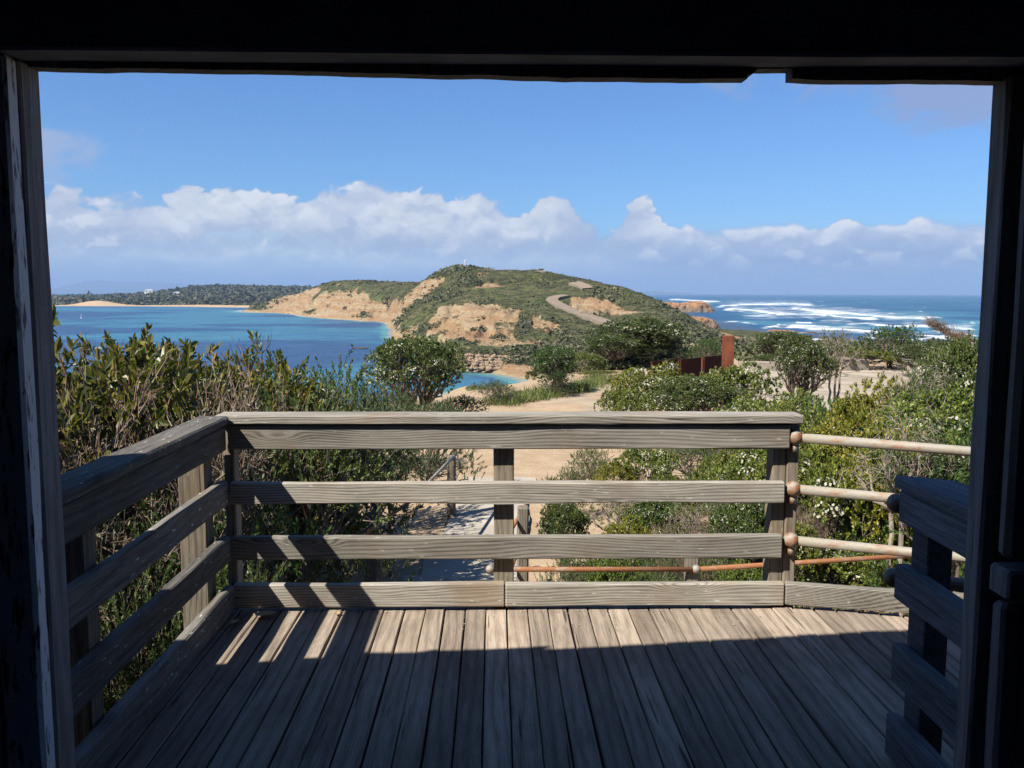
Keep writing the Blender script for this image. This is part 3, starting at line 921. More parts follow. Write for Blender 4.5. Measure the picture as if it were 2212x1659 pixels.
# --- far shore beyond the bay
azf = np.linspace(R(-48), R(-6), 420); df = np.geomspace(1120, 5200, 125)
AF, DF = np.meshgrid(azf, df)
UF = 1106 + FOC * np.tan(AF)
sh_v = np.interp(UF, [-800, 100, 250, 400, 580, 700, 1000], [662, 659.5, 660.5, 662, 665, 667, 668])
sh_d = 22.0 / np.tan(PITCH - np.arctan((829.5 - sh_v) / FOC))
top_v = np.interp(UF, [-800, 60, 125, 180, 215, 300, 335, 385, 430, 470, 560, 650, 720, 1000], [640, 640, 641, 640, 640, 637, 632.5, 628, 621, 619, 620.5, 622, 622, 624])
top_d = 2900.0
zt = EYE + top_d * np.tan(np.arctan((829.5 - top_v) / FOC) - PITCH)
tt = np.clip((DF - sh_d) / (top_d - sh_d), 0, 1.6)
prof = np.where(tt < 1, 0.06 * sstep(0.0, 0.03, tt) + 0.9 * sstep(0.03, 1.0, tt) ** 0.9, 1 - 0.55 * (tt - 1))
ZF = SEA + (zt - SEA) * prof + np.where(DF < sh_d, (DF - sh_d) * 0.05, 0)
dune = 7.0 * np.exp(-((UF - 215) / 42) ** 2) * sstep(0, 0.04, tt) * sstep(0.25, 0.06, tt)
ZF += dune + (fbm(AF * 260, DF / 60, 12, 4) - .5) * 8 * sstep(0.06, 0.2, tt)
FX, FY = np.sin(AF) * DF, np.cos(AF) * DF
sf = np.where(tt < 0.026 + 0.03 * fbm(AF * 150, DF / 400, 15) + 0.10 * np.exp(-((UF - 225) / 50) ** 2), 1.0, 0.0)


def _farmat(t, p):
    s = t.node('ShaderNodeAttribute', attribute_name='sand').outputs['Fac']
    v = t.coord('Object')
    n = t.noise(v, 0.022, 6, 0.7)
    return t.mix(s, t.mix(t.mapr(n, 0.35, 0.68), (0.026, 0.034, 0.020), (0.085, 0.085, 0.05)), (0.40, 0.29, 0.18))
M['farland'] = material('wooded_far_land', _farmat, 0.95, 0.05)
tag(build('far_shore', [(np.stack([FX, FY, ZF], -1).reshape(-1, 3), grid_faces(*FX.shape))], M['farland'], smooth=True, attrs={'sand': sf.ravel()}), kind='structure')

# --- the blue hill on the horizon, and a faint one behind the headland
def horizon_hill(name, pts, dist, mat):
    u = np.array([p[0] for p in pts], float); v = np.array([p[1] for p in pts], float)
    uu = np.linspace(u[0], u[-1], 160); vv = np.interp(uu, u, v) + (fbm(uu / 14, uu * 0, 91) - .5) * 2.0
    rows = []
    for k, (dd, f) in enumerate([(dist * .9, 0), (dist * .95, .55), (dist, 1), (dist * 1.06, .6), (dist * 1.12, 0)]):
        P = np.array([atd(a, b, dist) for a, b in zip(uu, vv)])
        zz = -60 + (P[:, 2] + 60) * f
        rows.append(np.stack([P[:, 0] * dd / dist, P[:, 1] * dd / dist, zz], -1))
    return tag(build(name, [(np.stack(rows).reshape(-1, 3), grid_faces(5, 160))], mat, smooth=True), kind='structure')
M['farhill'] = flat('distant_bush', (0.05, 0.065, 0.045), 0.4, 0.001, 0.95, 0.05)
horizon_hill('far_hills', [(-300, 632), (20, 634), (120, 624), (150, 617), (190, 609), (215, 607), (250, 610), (320, 610), (370, 613), (420, 616), (520, 620), (640, 626), (760, 632)], 30000, M['farhill'])
horizon_hill('far_hills', [(1330, 632), (1380, 629), (1420, 628.5), (1455, 630), (1500, 633)], 26000, M['farhill'])

# ------------------------------------------------------------------ the sea
azs2 = np.linspace(R(-50), R(46), 1150)
vv = np.concatenate([np.linspace(900, 690, 120), np.linspace(690, 640, 190)[1:], np.linspace(640, 634.6, 40)[1:]])
dsea = 22.0 / np.tan(PITCH - np.arctan((829.5 - vv) / FOC))
SA, SD = np.meshgrid(azs2, dsea)
SX, SY = np.sin(SA) * SD, np.cos(SA) * SD
SV = np.broadcast_to(vv[:, None], SA.shape); SU = 1106 + FOC * np.tan(SA)
SZ = np.full(SX.shape, SEA)
landd = land0(SX, SY)
deepf = sstep(SEA - 0.2, SEA - 6.5, landd)
east = sstep(1250, 1400, SU)
# bay: turquoise shallows over sand, dark beds of weed in long patches
bay_n = fbm(SX / 150, SY / 105, 101, 4); bay_m = fbm(SX / 55 + 5, SY / 55, 113, 4)
weed = sstep(0.47, 0.55, bay_n * 0.7 + bay_m * 0.3)
clear = sstep(0.53, 0.42, bay_n * 0.62 + bay_m * 0.38)
col = np.zeros(SX.shape + (3,))


def lerp(a, b, f): return np.asarray(a) * (1 - f[..., None]) + np.asarray(b) * f[..., None]
base = lerp((0.040, 0.175, 0.300), (0.028, 0.090, 0.205), weed)
base = lerp(base, np.broadcast_to((0.068, 0.245, 0.320), base.shape), clear * 0.6)
farb = sstep(900, 1500, SD)
base = lerp(base, np.broadcast_to((0.062, 0.205, 0.305), base.shape), farb * 0.5)
shal = 1 - deepf
base = lerp(base, np.broadcast_to((0.11, 0.36, 0.37), base.shape), sstep(0.05, 0.6, shal) * 0.9)
base = lerp(base, np.broadcast_to((0.42, 0.43, 0.33), base.shape), sstep(0.75, 1.0, shal) * 0.85)
oc = fbm(SX / 90, SY / 130, 131, 4)
ob = lerp((0.016, 0.090, 0.190), (0.034, 0.160, 0.265), sstep(0.35, 0.7, oc))
ob = lerp(ob, np.broadcast_to((0.070, 0.25, 0.32), ob.shape), sstep(1500, 600, SD) * sstep(0.4, 0.65, oc) * 0.9)
rock = sstep(0.2, 1.0, shal) * sstep(0.35, 0.55, fbm(SX / 14, SY / 14, 141))
ob = lerp(ob, np.broadcast_to((0.075, 0.085, 0.11), ob.shape), np.maximum(rock, sstep(0.1, .5, shal)) * 0.8)
col = lerp(base, ob, east)
# breakers on the ocean side: each a ragged line of white with spent foam drawn out behind it
brk = [([(1440, 646), (1500, 650), (1560, 652)], 3.0, 1.0, 3), ([(1545, 663), (1600, 658), (1690, 656), (1760, 659)], 3.6, 1.0, 10),
       ([(1560, 668), (1620, 672), (1700, 680), (1790, 683)], 4.6, 1.0, 12), ([(1700, 665), (1760, 671), (1850, 678), (1930, 683), (2015, 687)], 4.8, 1.0, 13),
       ([(1740, 677), (1820, 684), (1900, 686)], 4.0, 0.9, 8),
       ([(1560, 695), (1590, 695), (1640, 698)], 3.0, .95, 5), ([(1700, 703), (1760, 710), (1850, 711), (1930, 714)], 5.5, 1.0, 12), ([(1820, 698), (1870, 695), (1950, 700)], 3.5, .9, 6),
       ([(1940, 699), (1990, 698), (2110, 702)], 4.5, 1.0, 10), ([(1960, 716), (2030, 722), (2120, 726)], 7.0, 1.0, 14), ([(2010, 706), (2120, 714)], 3.5, .9, 8),
       ([(1600, 716), (1680, 712), (1760, 718)], 2.4, .7, 4), ([(1990, 683), (2040, 681)], 1.8, 0.9, 3), ([(1760, 690), (1850, 690)], 2.2, .7, 5),
       ([(1470, 660), (1540, 668)], 3.0, 0.8, 6), ([(2060, 690), (2130, 690)], 1.8, .8, 3), ([(1870, 734), (1990, 738), (2120, 736)], 4, 1.0, 8), ([(1640, 706), (1700, 699), (1800, 703)], 3, .7, 8), ([(1860, 722), (1960, 727), (2110, 719)], 4, .8, 9), ([(1480, 653), (1540, 657)], 2.2, .9, 5), ([(1660, 724), (1760, 728), (1860, 729)], 3, .8, 6)]
foam = np.zeros(SX.shape)
wob = (fbm(SX / 22, SY / 60, 151, 4) - .5)
for pts, th, amp, tail in brk:
    pu = np.array([p[0] for p in pts], float); pv = np.array([p[1] for p in pts], float)
    th, tail = th * 1.15, tail * 1.35
    lv = np.interp(SU, pu, pv) + wob * th * 1.6
    endf = sstep(pu[0] - 18, pu[0] + 22, SU) * sstep(pu[-1] + 18, pu[-1] - 22, SU)
    dv = SV - lv
    crest = np.exp(-(dv / (th * 0.42)) ** 2)
    back = np.where(dv < 0, np.exp(dv / tail), np.exp(-dv / (tail * 0.35))) * 0.70
    foam = np.maximum(foam, amp * endf * np.maximum(crest, back))
    dist_m = 22.0 / np.tan(PITCH - math.atan((829.5 - pv.mean()) / FOC))
    SZ += endf * amp * np.exp(-(dv / (th * 0.7)) ** 2) * min(2.0, dist_m * 0.0022)
surf = sstep(1545, 1640, SU) * sstep(655, 664, SV) * sstep(700, 676, SV) * sstep(2080, 1800, SU) * 0.50
foam = np.maximum(foam, surf) * sstep(1400, 1450, SU)
caps = sstep(0.80, 0.84, fbm(SX / 16, SY / 55, 171, 3)) * sstep(638, 650, SV) * 0.8
foam = np.maximum(foam, caps * east)
wcap = sstep(0.83, 0.86, fbm(SX / 12, SY / 40, 173, 3)) * 0.35 * (1 - east)
foam = np.maximum(foam, wcap)
edge = sstep(0.55, 0.95, shal) * (landd > SEA - 2.0) * sstep(0.5, 0.62, fbm(SX / 12, SY / 12, 181)) * 0.6
foam = np.maximum(foam, edge * (SU < 900) * (SD > 380))
swell = np.sin((SY * 0.9 + SX * 0.25) / 9.0 + 5 * fbm(SX / 60, SY / 60, 191)) * 0.28 * sstep(6000, 900, SD)
SZ = SZ + swell * (0.25 + 0.75 * east) * np.clip(deepf, 0.0, 1)


def _seamat(t, p):
    c = t.node('ShaderNodeAttribute', attribute_name='tint').outputs['Color']
    f = t.node('ShaderNodeAttribute', attribute_name='foam').outputs['Fac']
    v = t.coord('Object'); s = t.sep(v)
    n1 = t.noise(t.comb(t.math('MULTIPLY', s[0], 0.06), t.math('MULTIPLY', s[1], 0.10), 0.0), 1.0, 6, 0.62)
    n2 = t.noise(t.comb(t.math('MULTIPLY', s[0], 0.30), t.math('MULTIPLY', s[1], 0.42), 3.0), 1.0, 4, 0.6)
    w = t.mapr(n1, 0.34, 0.66, 0.72, 1.28, False)
    sc = t.node('ShaderNodeVectorMath', operation='SCALE'); t.put(sc.inputs[0], c); t.put(sc.inputs['Scale'], t.math('MULTIPLY', w, 0.62))
    fn = t.math('ADD', f, t.math('MULTIPLY', t.math('SUBTRACT', t.noise(t.comb(t.math('MULTIPLY', s[0], 0.022), t.math('MULTIPLY', s[1], 0.024), 7.0), 1.0, 9, 0.68), 0.5), 1.7))
    ff = t.mapr(fn, 0.26, 0.95)
    bump(t, p, t.math('ADD', n2, n1), 0.9, 0.9)
    t.put(p.inputs['Roughness'], t.mapr(ff, 0, 1, 0.32, 0.9, False))
    return t.mix(ff, sc.outputs[0], (0.66, 0.70, 0.73))
M['sea'] = material('wind_ruffled_sea', _seamat, 0.32, 0.22)
tag(build('sea', [(np.stack([SX, SY, SZ], -1).reshape(-1, 3), grid_faces(*SX.shape)[:, ::-1])], M['sea'], smooth=True, attrs={'tint': col.reshape(-1, 3), 'foam': foam.ravel()}), kind='structure')

# ------------------------------------------------------------------ rocks
def rockmesh(name, seed, sx, sy, sz, mat, n=14, rough=0.35, flat_=True):
    V, F = sphere((0, 0, 0), 1.0, n * 2, n)
    r = 1 + rough * (fbm(V[:, 0] * 1.6 + seed * 3.1, V[:, 1] * 1.6 + V[:, 2] * 2.1, seed, 4) - .5) * 2
    V = np.sign(V) * np.abs(V) ** 0.8 * r[:, None] * np.array([sx, sy, sz])
    o = build(name, [(V, F)], mat, smooth=not flat_)
    return o


def _ochre(t, p):
    v = t.coord('Object'); s = t.sep(v)
    n = t.noise(v, 0.16, 6, 0.65); st = t.noise(t.comb(t.math('MULTIPLY', s[0], .05), t.math('MULTIPLY', s[1], .05), t.math('MULTIPLY', s[2], .5)), 1.4, 4)
    c = t.mix(t.mapr(n, .35, .65), (0.16, 0.08, 0.04), (0.30, 0.16, 0.075))
    c = t.mix(t.math('MULTIPLY', t.mapr(st, .5, .65), .6), c, (0.28, 0.205, 0.13))
    low = t.mapr(s[2], SEA + 3.5, SEA + 7.0, 1.0, 0.0)
    bump(t, p, n, 0.8, 0.8)
    return t.mix(t.math('MULTIPLY', low, 0.7), c, (0.12, 0.10, 0.08))
M['ochre'] = material('ochre_sea_cliff', _ochre, 0.95, 0.05)


def stack(pts, base_d, name, label, cat, seed):
    """a rocky point: its outline on the skyline, built with real depth behind and in front"""
    u = np.array([p[0] for p in pts], float); vt = np.array([p[1] for p in pts], float); vb = np.array([p[2] for p in pts], float)
    uu = np.linspace(u[0], u[-1], 70)
    T = np.interp(uu, u, vt); B = np.interp(uu, u, vb)
    rows = []
    prof = [(-0.30, -0.15), (-0.26, 0.10), (-0.20, 0.35), (-0.14, 0.62), (-0.08, 0.84), (0.0, 1.0), (0.12, 1.0), (0.30, 0.8), (0.5, -0.2)]
    for k, (o, h) in enumerate(prof):
        r = []
        for i, (a, tv, bv) in enumerate(zip(uu, T, B)):
            top = atd(a, tv, base_d); hgt = top[2] - SEA
            e = 0.35 + 0.65 * math.sin(math.pi * (i + 0.5) / 70) ** 0.6
            dd = base_d + 45 * o * e + (8 * (fbm(a / 9, k * 0.7, seed, 4) - .5) if 0 < k < 8 else 0)
            z = SEA + hgt * h * (1 + (0.12 * (fbm(a / 5, k * 1.3 + 4, seed + 3, 3) - .5) if k not in (5,) else 0))
            s = dd / base_d
            r.append((top[0] * s, top[1] * s, z))
        rows.append(r)
    V = np.array(rows).reshape(-1, 3)
    return tag(build(name, [(V, grid_faces(len(prof), 70))], M['ochre'], smooth=False), label, cat)
stack([(1405, 652, 668), (1440, 651, 670), (1470, 654, 672), (1495, 650, 672), (1520, 650, 672), (1534, 660, 672), (1545, 670, 672)], 1040, 'sea_cliff', 'farther ochre rock point jutting into the surf beyond the hill', 'rocks', 201)
stack([(1455, 680, 700), (1475, 677, 702), (1500, 683, 706), (1520, 684, 708), (1540, 690, 709), (1556, 703, 709)], 545, 'sea_cliff', 'nearer orange rock point at the foot of the hill beside the surf', 'rocks', 203)

# rock wall above the beach: each boulder is an object
M['boulder'] = flat('tan_limestone_boulder', (0.34, 0.25, 0.165), 0.35, 0.7, 0.95, 0.08, (0.19, 0.135, 0.09))
protos = [rockmesh('boulder', 300 + k, 1.0, 0.8, 0.68, M['boulder'], 5, 0.45) for k in range(5)]
cnt = 0
for r_, (f, ) in enumerate([(0.02,), (0.24,), (0.46,), (0.68,), (0.90,)]):
    for i in range(31):
        u = 978 + (1178 - 978) * (i + 0.5 * (r_ % 2) + rng.uniform(-.3, .3)) / 31
        vt, vb = np.interp(u, [978, 1040, 1100, 1160, 1180], [763, 765, 767, 773, 776]), np.interp(u, [978, 1040, 1100, 1180], [792, 795, 797, 800])
        v = vb + (vt - vb) * f
        p = atd(u, v, 236 + 9 * f)
        o = protos[cnt % 5]
        if cnt >= 5:
            o = o.copy(); C.objects.link(o)
        o.location = p + np.array([0, 0.4, -0.25])
        s = rng.uniform(0.55, 1.05)
        o.scale = (s * rng.uniform(.8, 1.25), s, s * rng.uniform(.75, 1.1)); o.rotation_euler = rng.uniform(-.6, .6, 3) + np.array([0, 0, rng.uniform(0, 6)])
        tag(o, 'tan limestone boulder in the rock wall above the small beach', 'boulder', 'boulders of the rock wall above the beach')
        cnt += 1
M['darkrock'] = flat('wet_dark_rock', (0.075, 0.055, 0.045), 0.4, 0.4, 0.8, 0.3)
for (u, v, sx, sz, lab) in ((778, 754.5, 3.2, .5, 'low dark reef rock awash in the bay by the flowering tree'),):
    p = shore(u, v); o = rockmesh('reef_rock', 320, sx, 2.0, sz, M['darkrock'], 8); o.location = p + np.array([0, 0, 0.15]); tag(o, lab, 'rock')
for k, (u, v, sx, lab) in enumerate(((566, 672.5, 9, 'dark rocks at the left tip of the sandy bluff'), (598, 675.5, 8, 'grey rock shelf below the sandy bluff, right of its tip'), (640, 679, 9, 'brown rock ledge under the sandy bluff near the beach'))):
    p = shore(u, v); o = rockmesh('shore_rock', 330 + k, sx, 6.0, 3.2, M['darkrock'], 9, 0.6); o.location = p; tag(o, lab, 'rock')
for k, (u, v, sx, lab) in enumerate(((1690, 716.5, 8.5, 'brown reef rock breaking the surf off the flat shore'), (1735, 719, 9, 'low reef ledge to the right of the brown surf rock'))):
    p = shore(u, v); o = rockmesh('reef_rock', 340 + k, sx, 4.0, 1.5 if k == 0 else .7, M['ochre'], 9, 0.5); o.location = p; tag(o, lab, 'rock')
tag(sheet('rock_flat', [tuple(shore(u, v)[:2]) for u, v in [(1545, 712), (1600, 714), (1660, 719), (1720, 724), (1742, 730), (1700, 735), (1620, 736), (1550, 728)]], SEA + 0.75, M['land'], 2.0), kind='structure')

# ------------------------------------------------------------------ small built things far off
M['steel'] = flat('pale_painted_steel', (0.62, 0.66, 0.72), 0.1, 2, 0.5, 0.4)
M['white'] = flat('white_wall', (0.75, 0.74, 0.70), 0.1, 2, 0.7, 0.3)
M['tinroof'] = flat('grey_tin_roof', (0.33, 0.34, 0.35), 0.2, 2, 0.6, 0.4)
p = atd(1005, 577, 538)
ma = empty('radio_mast', p + np.array([0, 0, -1])); tag(ma, 'pale radio mast on top of the hill', 'mast')
build('pole', [tube([(0, 0, 0), (0, 0, 5.2)], [0.26, 0.20], 8)], M['steel'], ma)
for dx, dy in ((-0.6, 0), (0.6, 0), (0.2, -0.5), (-0.25, -.5)):
    a = build('antenna', [box(dx - .13, dx + .13, dy - .08, dy + .08, 3.9, 5.5)], M['steel'], ma)
    build('bracket', [tube([(0, 0, 4.2), (dx, dy, 4.2)], 0.06, 5)], M['steel'], a)
build('dish', [sphere((-0.45, -0.4, 3.3), 0.32, 12, 8, (1, .35, 1))], M['white'], ma)
build('dish', [sphere((0.4, -0.4, 3.0), 0.26, 12, 8, (1, .35, 1))], M['white'], ma)
p = atd(1057, 586, 524)
lo = empty('lookout_platform', p); tag(lo, 'small timber lookout platform on the hilltop right of the mast', 'lookout')
build('floor', [box(-3.4, 3.4, -1.6, 1.6, 0.35, 0.65)], M['post'], lo)
for x in (-3.2, -1.1, 1.1, 3.2):
    build('post', [box(x - .13, x + .13, -1.6, -1.35, -1.5, 2.0)], M['post'], lo)
build('handrail', [box(-3.4, 3.4, -1.64, -1.3, 1.85, 2.05), box(-3.4, 3.4, -1.6, -1.36, 1.15, 1.3)], M['post'], lo)
p = atd(1168, 588, 508)
bu = empty('concrete_lookout', p); tag(bu, 'low pale concrete ruin on the hill crest', 'ruin')
build('wall', [box(-3.6, 3.0, -1.5, 1.5, -2.0, 0.9), box(-1.0, 1.6, -1.2, 1.2, 0.905, 1.9)], M['concrete'], bu)
build('roof', [box(-1.5, 2.1, -1.6, 1.5, 1.905, 2.2)], M['concrete'], bu)


def cottage(u, v, d, w, lab):
    p = atd(u, v, d)
    h = empty('cottage', p); tag(h, lab, 'house')
    build('wall', [box(-w, w, -5, 5, -4, 5)], M['white'], h)
    V = np.array([(-w - 1, -6, 5.01), (w + 1, -6, 5.01), (w + 1, 6, 5.01), (-w - 1, 6, 5.01), (-w * .6, 0, 9), (w * .6, 0, 9)])
    build('roof', [(V, [np.array([(0, 1, 5, 4), (2, 3, 4, 5)]), np.array([(1, 2, 5), (3, 0, 4)]), np.array([(3, 2, 1, 0)])])], M['tinroof'], h)
    for x in (-w * .5, w * .4):
        build('window', [box(x - 1.2, x + 1.2, -5.2, -5.01, 0.5, 3)], M['dark_wall'], h)
cottage(323, 633.5, 2600, 12, 'white house at the edge of the far wooded shore')
cottage(383, 640.0, 2200, 8, 'second white building lower on the far shore beneath the tall pine')
p = shore(176, 690)
by = empty('channel_marker', p); tag(by, 'small white channel marker floating in the bay', 'buoy')
build('float', [sphere((0, 0, 0.3), 0.7, 12, 8, (1, 1, .6))], M['white'], by)
build('post', [tube([(0, 0, .5), (0, 0, 3.4)], [.26, .16], 8)], M['white'], by)

# ------------------------------------------------------------------ steel screen and low walls beyond the path
SC = np.array([8.0, 31.0, GROUND])
scr = empty('steel_screen', SC); tag(scr, 'curved screen of dark rusted steel panels half hidden by the bushes', 'screen')
pp = [(1408, 780, 28.4), (1463, 776, 29.9), (1470, 775.5, 30.1), (1514, 771, 31.5), (1521, 770, 31.8), (1568, 765, 33.6)]
for k in range(3):
    a = atd(*pp[2 * k]); b = atd(*pp[2 * k + 1])
    dx, dy = b[0] - a[0], b[1] - a[1]; L = math.hypot(dx, dy); nx, ny = -dy / L * .03, dx / L * .03
    V = []
    for (q, s) in ((a, 1), (b, 1), (b, -1), (a, -1)):
        V.append((q[0] + s * nx - SC[0], q[1] + s * ny - SC[1], -0.1))
    for (q, s) in ((a, 1), (b, 1), (b, -1), (a, -1)):
        V.append((q[0] + s * nx - SC[0], q[1] + s * ny - SC[1], q[2] - SC[2]))
    build('panel', [(np.array(V), np.array([(0, 1, 2, 3), (7, 6, 5, 4), (0, 4, 5, 1), (1, 5, 6, 2), (2, 6, 7, 3), (3, 7, 4, 0)]))], M['shaded_steel'], scr)
    if k:
        build('post', [tube([(a[0] - SC[0] - .06, a[1] - SC[1], 0), (a[0] - SC[0] - .06, a[1] - SC[1], a[2] - SC[2] - .05)], .03, 6)], M['corten'], scr)
a = atd(1562, 725, 30.8); b = atd(1588, 725, 30.8)
pil = build('steel_pillar', [plank((0, 0, -0.1), (b[0] - a[0], 0.30, a[2] - GROUND), 2, 0.008)], M['corten'])
pil.location = (a[0], a[1], GROUND); pil.rotation_euler = (0, 0, R(-9)); tag(pil, 'tall rust-orange steel pillar at the right end of the dark screen', 'pillar')


def lowwall(pts, h, th, lab, slab=None):
    A = atz(pts[0][0], pts[0][1], GROUND); B = atz(pts[1][0], pts[1][1], GROUND)
    o = empty('concrete_wall', A); tag(o, lab, 'wall')
    L = math.hypot(B[0] - A[0], B[1] - A[1]); o.rotation_euler = (0, 0, math.atan2(B[1] - A[1], B[0] - A[0]))
    V, F = plank((0, 0, -0.1), (L, th, h), 0, 0.02, 14, 0.02, int(L * 10))
    build('wall', [(V, F)], M['concrete'], o)
    if slab:
        build('coping', [plank((slab[0], -0.05, h + 0.004), (slab[1], th + .1, h + slab[2]), 0, 0.015, 6, 0.01, 4)], M['concrete'], o)
lowwall([(1600, 801), (1684, 801)], 0.42, 0.5, 'low pale concrete wall right of the steel pillar, cracked at its end')
lowwall([(1686, 799), (1790, 799)], 0.62, 0.6, 'taller concrete block joined to the low wall, behind the white-flowered tree')
lowwall([(1815, 800), (1878, 799)], 0.50, 2.6, 'thick concrete block across the apron with a sharp corner', (0.1, 0.7, 0.1))
lowwall([(1960, 801), (2040, 803)], 0.38, 0.4, 'short concrete wall at the far right edge of the apron')
# ------------------------------------------------------------------ plants
vr = np.random.default_rng(23)


def unit(v):
    return v / (np.linalg.norm(v, axis=-1, keepdims=True) + 1e-12)


def rdir(n):
    return unit(vr.normal(size=(n, 3)))


def leaf_faces(base, d, wide, L, Wd, broad):
    """leaves as folded blades: base, direction, width direction, length, width"""
    n = len(base)
    nrm = unit(np.cross(wide, d))
    L = np.broadcast_to(L, (n,))[:, None]; Wd = np.broadcast_to(Wd, (n,))[:, None]
    if broad:
        V = np.stack([base, base + d * L * .35 + wide * Wd * .5 + nrm * Wd * .18, base + d * L * .75 + wide * Wd * .42 + nrm * Wd * .12,
                      base + d * L - nrm * L * .06, base + d * L * .75 - wide * Wd * .42 + nrm * Wd * .12, base + d * L * .35 - wide * Wd * .5 + nrm * Wd * .18], 1)
        k = np.arange(n)[:, None] * 6
        return V.reshape(-1, 3), np.concatenate([k + np.array([0, 1, 2, 3]), k + np.array([0, 3, 4, 5])])
    V = np.stack([base, base + d * L * .5 + wide * Wd * .5, base + d * L, base + d * L * .5 - wide * Wd * .5], 1)
    return V.reshape(-1, 3), np.arange(n)[:, None] * 4 + np.arange(4)


def shoots(B, D, ln, m, L, Wd, ang, broad=False, t0=0.15, jit=0.25):
    n = len(B)
    j = np.tile(np.arange(m), n); i = np.repeat(np.arange(n), m)
    tt = t0 + (1 - t0) * (j + vr.uniform(0, 1, n * m)) / m
    ref = rdir(n); U = unit(np.cross(D, ref)); Wv = np.cross(D, U)
    a = j * 2.4 + vr.uniform(0, 1.2, n * m)
    side = np.cos(a)[:, None] * U[i] + np.sin(a)[:, None] * Wv[i]
    aa = ang * (1.15 - 0.5 * tt) + vr.normal(0, .15, n * m)
    d = unit(D[i] * np.cos(aa)[:, None] + side * np.sin(aa)[:, None] + jit * vr.normal(size=(n * m, 3)))
    base = B[i] + D[i] * (np.broadcast_to(ln, (n,))[i] * tt)[:, None]
    wide = unit(np.cross(d, D[i] + 0.5 * vr.normal(size=(n * m, 3))))
    s = vr.uniform(.65, 1.2, n * m)
    return leaf_faces(base, d, wide, L * s, Wd * s, broad)


def twigs(B, D, ln, r, bend=0.25, tip=0.25):
    """many thin curved three-sided twigs"""
    n = len(B)
    ln = np.broadcast_to(ln, (n,)); r = np.broadcast_to(r, (n,))
    off = rdir(n) * (ln * bend)[:, None]
    P = np.stack([B, B + D * (ln * .5)[:, None] + off * .5, B + D * ln[:, None] + off * vr.uniform(-.6, 1.2, (n, 1))], 1)
    U = unit(np.cross(D, rdir(n))); Wv = np.cross(D, U)
    rr = r[:, None] * np.array([1, .7, tip])[None]
    V = []
    for k in range(3):
        a = k * 2.0944
        V.append(P + rr[..., None] * (math.cos(a) * U + math.sin(a) * Wv)[:, None])
    V = np.stack(V, 2).reshape(-1, 3)           # n, 3 points, 3 sides
    b = np.arange(n)[:, None] * 9
    F = []
    for s in range(2):
        for k in range(3):
            F.append(b + np.array([s * 3 + k, s * 3 + (k + 1) % 3, s * 3 + 3 + (k + 1) % 3, s * 3 + 3 + k]))
    return V, np.concatenate(F)


def limb(a, b, r0, r1, sag=0.2, n=7, wig=0.05, sides=6):
    a, b = np.asarray(a, float), np.asarray(b, float)
    L = np.linalg.norm(b - a)
    mid = (a + b) / 2 + np.array([vr.normal(0, .12) * L, vr.normal(0, .12) * L, sag * L])
    t_ = np.linspace(0, 1, n)[:, None]
    P = (1 - t_) ** 2 * a + 2 * t_ * (1 - t_) * mid + t_ ** 2 * b
    P[1:-1] += vr.normal(0, wig * L * .3, (n - 2, 3))
    return tube(P, np.linspace(r0, r1, n), sides, False), P


def dome(nl, w, h, zlo, zhi, rlo, rhi, flatness=1.0, seed=0):
    """lobes filling a rough dome: list of (centre, radius)"""
    out = []
    for k in range(nl):
        a = vr.uniform(0, 6.283); q = math.sqrt(vr.uniform(0.0, 1.0))
        rad = q * w * .5
        ztop = h * (1 - flatness * 0.45 * q * q) * vr.uniform(.86, 1.04)
        z = ztop if vr.uniform() < .62 else vr.uniform(zlo * h, ztop)
        r = vr.uniform(rlo, rhi)
        z = max(z - r, zlo * h)
        if z < ztop - 2.2 * r:
            rad = w * .5 * vr.uniform(.78, 1.0)
        out.append((np.array([rad * math.cos(a) * (1 - .3 * r / w), rad * math.sin(a) * (1 - .3 * r / w), z]), r))
    return out


def on_lobes(lobes, n, upb=0.25, depth=0.25):
    w = np.array([l[1] ** 2 for l in lobes]); i = vr.choice(len(lobes), n, p=w / w.sum())
    c = np.array([l[0] for l in lobes])[i]; r = np.array([l[1] for l in lobes])[i]
    d = rdir(n); d[:, 2] = d[:, 2] * .8 + upb; d = unit(d)
    q = r * (1 - depth * vr.uniform(0, 1, n) ** 2)
    return c + d * q[:, None] * np.array([1, 1, .85]), d


def skeleton(lobes, base_r, stems, zfork, mat_r=0.018, twn=2):
    """stems from the ground forking to every lobe"""
    parts = []
    forks = []
    for k in range(stems):
        a = vr.uniform(0, 6.283) if stems > 1 else 0
        b = np.array([math.cos(a) * base_r * .6, math.sin(a) * base_r * .6, -0.12])
        f = np.array([math.cos(a) * base_r * 4 + vr.normal(0, .12), math.sin(a) * base_r * 4 + vr.normal(0, .12), zfork * vr.uniform(.75, 1.2)])
        t_, P = limb(b, f, base_r, base_r * .72, 0.03, 7, .10, 7); parts.append(t_); forks.append(f)
    for c, r in lobes:
        f = forks[int(np.argmin([np.linalg.norm((c - q)[:2]) for q in forks]))]
        t_, P = limb(f, c, base_r * .5, mat_r * .5, -0.10, 7, .10, 5); parts.append(t_)
        for s in range(twn):
            e = c + rdir(1)[0] * r * .8
            parts.append(limb(P[4], e, mat_r * .55, mat_r * .2, 0, 5, .08, 4)[0])
    return parts


PROTO = {}


